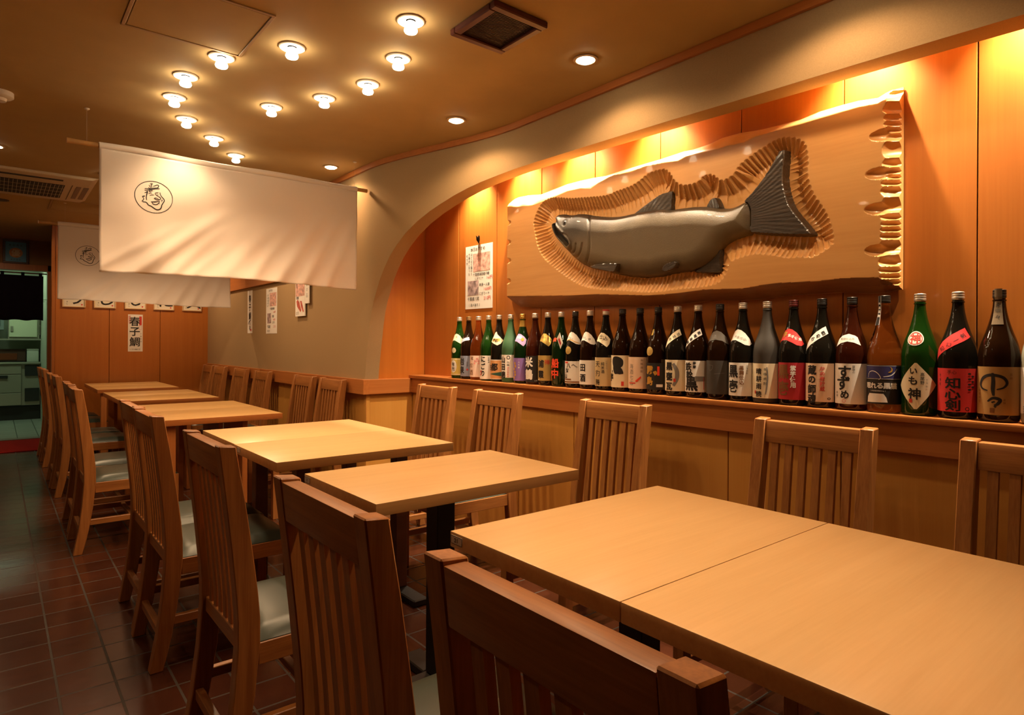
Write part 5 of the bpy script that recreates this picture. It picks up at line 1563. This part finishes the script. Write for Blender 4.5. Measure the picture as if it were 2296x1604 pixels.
bottle('dark bottle with a round gold seal and a gold-lettered black label', next(i), 'brown', 'black', ('black', 0.022, 0.140, 0.082),
       [C('o', '霧島', -0.018, 0.108, 0.040, 1.2, 0.03), F('neon', lambda a: a.rect(0.020, 0.030, 0.085, 0.125)), F('o', lambda a: a.poly([(0.0, 0.100), (0.014, 0.106), (0.024, 0.094), (0.010, 0.084)])), F('w', lambda a: a.rect(0.016, 0.044, 0.034, 0.046))],
       ('foil', [(-0.024, 0.262), (-0.022, 0.288), (-0.010, 0.290), (-0.011, 0.264)]), (), seal('gold', -0.020, 0.192, 0.020), face=8)
bottle('dark bottle, silver cap and slanting cream band, grey smear beside three black characters', next(i), 'black', 'silver', ('cream', 0.022, 0.156, 0.082),
       [F('g', lambda a: a.stroke([(0.004, 0.140), (0.020, 0.110), (0.020, 0.075), (0.006, 0.045)], 0.018)), C('k', '黒甕瓦', -0.016, 0.128, 0.036, 1.2, 0.045), F('r', lambda a: a.rect(0.006, 0.016, 0.062, 0.076))],
       ('cream', DIAG), [Rw('k', '本格焼', -0.016, 0.246, 0.017, 1.1, 0.0, 0.010, 0.5)], face=8)
bottle('dark bottle with crowded heavy black characters on a white label', next(i), 'brown', 'silver', ('white', 0.024, 0.155, 0.084),
       [C('k', '鉄幹', -0.022, 0.130, 0.036, 0.95, 0.04, 1.0, 0.006), Rw('k', '黒', -0.008, 0.058, 0.062, 1, 0.06), C('k', '薩摩', 0.008, 0.145, 0.014, 1.1, 0.02), F('g', lambda a: a.rect(0.010, 0.050, 0.070, 0.090)), F('r', lambda a: a.rect(0.045, 0.047, 0.035, 0.085))],
       ('white', DIAG), [Rw('k', '鉄幹黒麹', -0.028, 0.232, 0.015, 1.1, 0.02, 0.013, 0.6)], face=7)
bottle('black-capped bottle with plain charcoal grey labels', next(i), 'brown', 'black', ('dkgrey', 0.022, 0.158, 0.084),
       [F('g', lambda a: (a.stroke([(-0.024, 0.140), (-0.006, 0.136), (-0.012, 0.120), (-0.022, 0.118)], 0.0012), a.stroke([(0.0, 0.104), (0.040, 0.108)], 0.001)))],
       ('grey', BAND), [Rw('g', '吟酒', -0.020, 0.256, 0.015, 1.0, 0.0)], face=7)
bottle('silver-capped bottle with two bold black characters and brown ones on white', next(i), 'black', 'silver', ('white', 0.022, 0.152, 0.084),
       [C('k', '黒壱', -0.020, 0.118, 0.052, 1.12, 0.03, 0.9), C('b', '黒麹仕込', 0.016, 0.132, 0.018, 1.05, 0.02), C('g', '本格焼酎', 0.036, 0.140, 0.008, 1.2, 0.0)],
       ('white', WAVE), [Rw('g', '大麦仕込', -0.014, 0.256, 0.012, 1, 0.0, -0.004)], face=7)
bottle('matte black bottle with a cream label and thin upright characters', next(i), 'matte', 'silver', ('cream', 0.020, 0.152, 0.086),
       [C('k', '晴耕雨読', -0.012, 0.122, 0.024, 1.2, 0.02), F('g', lambda a: a.stroke([(0.018, 0.138), (0.021, 0.100), (0.018, 0.060), (0.014, 0.036)], 0.006)), C('k', '本格焼酎', 0.012, 0.130, 0.012, 1.5, 0.0), F('r', lambda a: a.rect(-0.030, -0.024, 0.036, 0.048))], face=7)
bottle('dark red capped bottle with a crimson label and red collar', next(i), 'black', 'dkred', ('crimson', 0.022, 0.158, 0.086),
       [C('b', '黒壱', -0.022, 0.124, 0.054, 1.12, 0.05, 0.9), C('w', '紫芋使用', 0.016, 0.138, 0.020, 1.05, 0.035)],
       ('red', WAVE), [Rw('w', '紫芋使用', -0.002, 0.258, 0.012, 1, 0.02, -0.005), F('o', lambda a: a.char('芋', -0.022, 0.262, 0.022, 0.022))], face=7)
bottle('black-capped bottle with a white slanting band and red and black characters on peach', next(i), 'black', 'black', ('peach', 0.022, 0.158, 0.060),
       [C('k', '蔵の師魂', -0.018, 0.134, 0.034, 1.0, 0.035), C('r', 'かめ壺貯蔵', 0.018, 0.140, 0.017, 1.05, 0.015), F('k', lambda a: a.ring(0.040, 0.034, 0.006, 0.002, 16, 0.004))],
       ('white', DIAG), [Rw('k', 'かめ壺', -0.018, 0.246, 0.016, 1.1, 0.02, 0.010, 0.5)], face=7)
bottle('brown bottle with three large kana on a plain white label', next(i), 'red', 'black', ('white', 0.022, 0.160, 0.086),
       [('k', lambda a: (a.char('す', -0.010, 0.130, 0.050, 0.022, 1.0), a.char('ず', -0.014, 0.092, 0.050, 0.022), a.char('め', -0.008, 0.054, 0.032, 0.022))), C('k', '薩摩の', 0.020, 0.150, 0.009, 1.1, 0.0), C('k', '黒麹', -0.038, 0.060, 0.009, 1.2, 0.0), F('r', lambda a: a.ring(-0.010, 0.032, 0.006, 0.0012, 20))],
       ('white', [(-0.040, 0.218), (-0.036, 0.244), (-0.022, 0.256), (0.0, 0.262), (0.020, 0.256), (0.028, 0.250), (0.034, 0.222), (0.016, 0.232), (-0.002, 0.236), (-0.022, 0.230)]), [Rw('g', '黒麹仕込み', -0.022, 0.245, 0.009, 1, 0.0)], face=6)
def moon(a):
    n = 16
    out = [(0.026 + 0.010 * math.cos(x), 0.143 + 0.010 * math.sin(x)) for x in np.linspace(-1.9, 1.5, n)]
    inn = [(0.0225 + 0.0095 * math.cos(x), 0.145 + 0.0085 * math.sin(x)) for x in np.linspace(-1.6, 1.4, n)]
    inn[0], inn[-1] = out[0], out[-1]
    a.add(out + inn, [(k, k + 1, n + k + 1, n + k) for k in range(n - 1)])
def neck_strip(t, mp):
    a = Art(); a.rect(-0.0065, 0.0065, 0.290, 0.388)
    g = lambda s, z: Vector((-(max(brad(min(z, 0.36)), 0.0) + 0.0022 if z < 0.36 else 0.0190) * math.cos(-0.6 + s / 0.018), -((brad(min(z, 0.36)) + 0.0022) if z < 0.36 else 0.0190) * math.sin(-0.6 + s / 0.018), z))
    o = art_obj('neck_strip', a, g, PAP['black'], t, 0.003, 0.01)
    a = Art(); a.col('本格黒麹', 0, 0.362, 0.010, 1.35, 0.02); a.rect(-0.0065, -0.0055, 0.290, 0.388); a.rect(0.0055, 0.0065, 0.290, 0.388)
    art_obj('lettering', a, lambda s, z: g(s, z) * 1.0 + Vector((-0.0007, 0.0002, 0)), INK['w'], o, 0.003, 0.01)
bottle('clear amber bottle with a navy night-sky label and crescent moon', next(i), 'clear', 'black', ('black', 0.030, 0.158, 0.075),
       [F('navy', lambda a: a.rect(-0.075, 0.075, 0.112, 0.156)), F('w', lambda a: (a.frame(-0.075, 0.075, 0.112, 0.156, 0.0010), a.poly([(-0.046, 0.034), (-0.044, 0.052), (-0.036, 0.064), (0.010, 0.064), (0.018, 0.052), (0.022, 0.036)]))), Rw('w', '眠れる黒猫', -0.040, 0.090, 0.021, 0.95, 0.05), Rw('w', '[本格焼酎黒麹仕込]', -0.030, 0.073, 0.005, 1, 0.0), F('o', moon),
        F('w', lambda a: (a.stroke([(-0.044, 0.116), (-0.036, 0.134), (-0.020, 0.138), (-0.006, 0.130), (0.002, 0.116), (-0.004, 0.110)], 0.0022), a.stroke([(0.010, 0.120), (0.030, 0.124), (0.044, 0.136), (0.050, 0.146)], 0.003)))],
       None, (), neck_strip, face=6)
bottle('green bottle with a big cream diamond label and a round red seal', next(i), 'green', 'silver', ('cream', 0.022, 0.168, 0.062, 'diamond'),
       [('k', lambda a: (a.char('い', -0.006, 0.142, 0.024, 0.022), a.char('も', -0.008, 0.112, 0.030, 0.022), a.char('神', -0.004, 0.070, 0.038, 0.022))), C('k', '高尾野', 0.018, 0.132, 0.012, 1.1, 0.01), C('g', '芋焼酎', 0.030, 0.115, 0.006, 1.8, 0.0), F('r', lambda a: a.rect(-0.018, -0.009, 0.042, 0.054))],
       None, (), seal('white', -0.004, 0.246, 0.023, 'r', '神'), face=6)
bottle('dark bottle with a bright red label and red diagonal band', next(i), 'black', 'silver', ('red', 0.022, 0.154, 0.080),
       [C('k', '知心剣', -0.004, 0.110, 0.036, 0.95, 0.02, 1.2), Rw('k', '手心', -0.012, 0.142, 0.013, 1, 0.0), C('k', '芋焼酎', -0.042, 0.132, 0.009, 1.5, 0.0), F('k', lambda a: [a.disc(0.044 + (0.006 if k % 2 else -0.004), 0.138 - 0.008 * k, 0.005, 10, 0.003) for k in range(7)]), F('k', lambda a: a.ring(0.034, 0.032, 0.006, 0.002, 16))],
       ('red', DIAGB), [Rw('k', '知心一剣', -0.030, 0.214, 0.015, 1.1, 0.0, 0.013, 0.6)], face=5)
def top_strip(t, mp):
    a = Art(); a.rect(-0.011, 0.011, 0.286, 0.392)
    g = lambda s, z: Vector((-((brad(min(z, 0.36)) + 0.0012) if z < 0.362 else 0.0178) * math.cos(0.05 + s / 0.020), -((brad(min(z, 0.36)) + 0.0012) if z < 0.362 else 0.0178) * math.sin(0.05 + s / 0.020), z))
    o = art_obj('neck_strip', a, g, PAP['pearl'], t, 0.004, 0.008)
    a = Art(); a.col('麦中々', 0.0, 0.345, 0.014, 1.3, 0.0)
    art_obj('lettering', a, lambda s, z: g(s, z) + Vector((-0.0006, 0, 0)), INK['k'], o, 0.004, 0.008)
bottle('brown bottle with a tan strip over its cap and one looping character on kraft paper', next(i), 'brown', 'black', ('kraft', 0.022, 0.162, 0.084),
       [F('k', lambda a: (a.stroke([(-0.020, 0.092), (-0.036, 0.098), (-0.042, 0.112), (-0.032, 0.130), (-0.010, 0.138), (0.016, 0.132), (0.026, 0.116), (0.018, 0.102), (0.002, 0.096)], 0.0085, 0.35), a.stroke([(-0.008, 0.144), (-0.006, 0.120), (-0.007, 0.096), (-0.005, 0.078)], 0.010, 0.5),
                          a.stroke([(-0.020, 0.060), (-0.006, 0.071), (0.010, 0.066), (0.004, 0.054), (-0.004, 0.050)], 0.009, 0.4), a.stroke([(-0.010, 0.058), (-0.002, 0.061)], 0.005), a.stroke([(-0.003, 0.049), (0.0, 0.044)], 0.006))), F('b', lambda a: a.rect(-0.014, -0.003, 0.028, 0.042)), C('b', '本格焼酎', -0.046, 0.092, 0.009, 1.2, 0.0), C('b', '麦製', 0.020, 0.066, 0.007, 1.2, 0.0), C('b', '宮崎', 0.036, 0.140, 0.008, 1.3, 0.0)],
       None, (), top_strip, face=5)
bottle('pale frosted bottle cut by the right edge of the picture', next(i), 'pale', 'black', ('white', 0.030, 0.162, 0.082),
       [C('k', 'あらご', -0.030, 0.138, 0.032, 1.1, 0.02), F('pinkink', lambda a: a.frame(-0.046, -0.030, 0.062, 0.084, 0.001)), C('k', '本格焼酎', -0.046, 0.050, 0.006, 1.1, 0.0)], face=5)
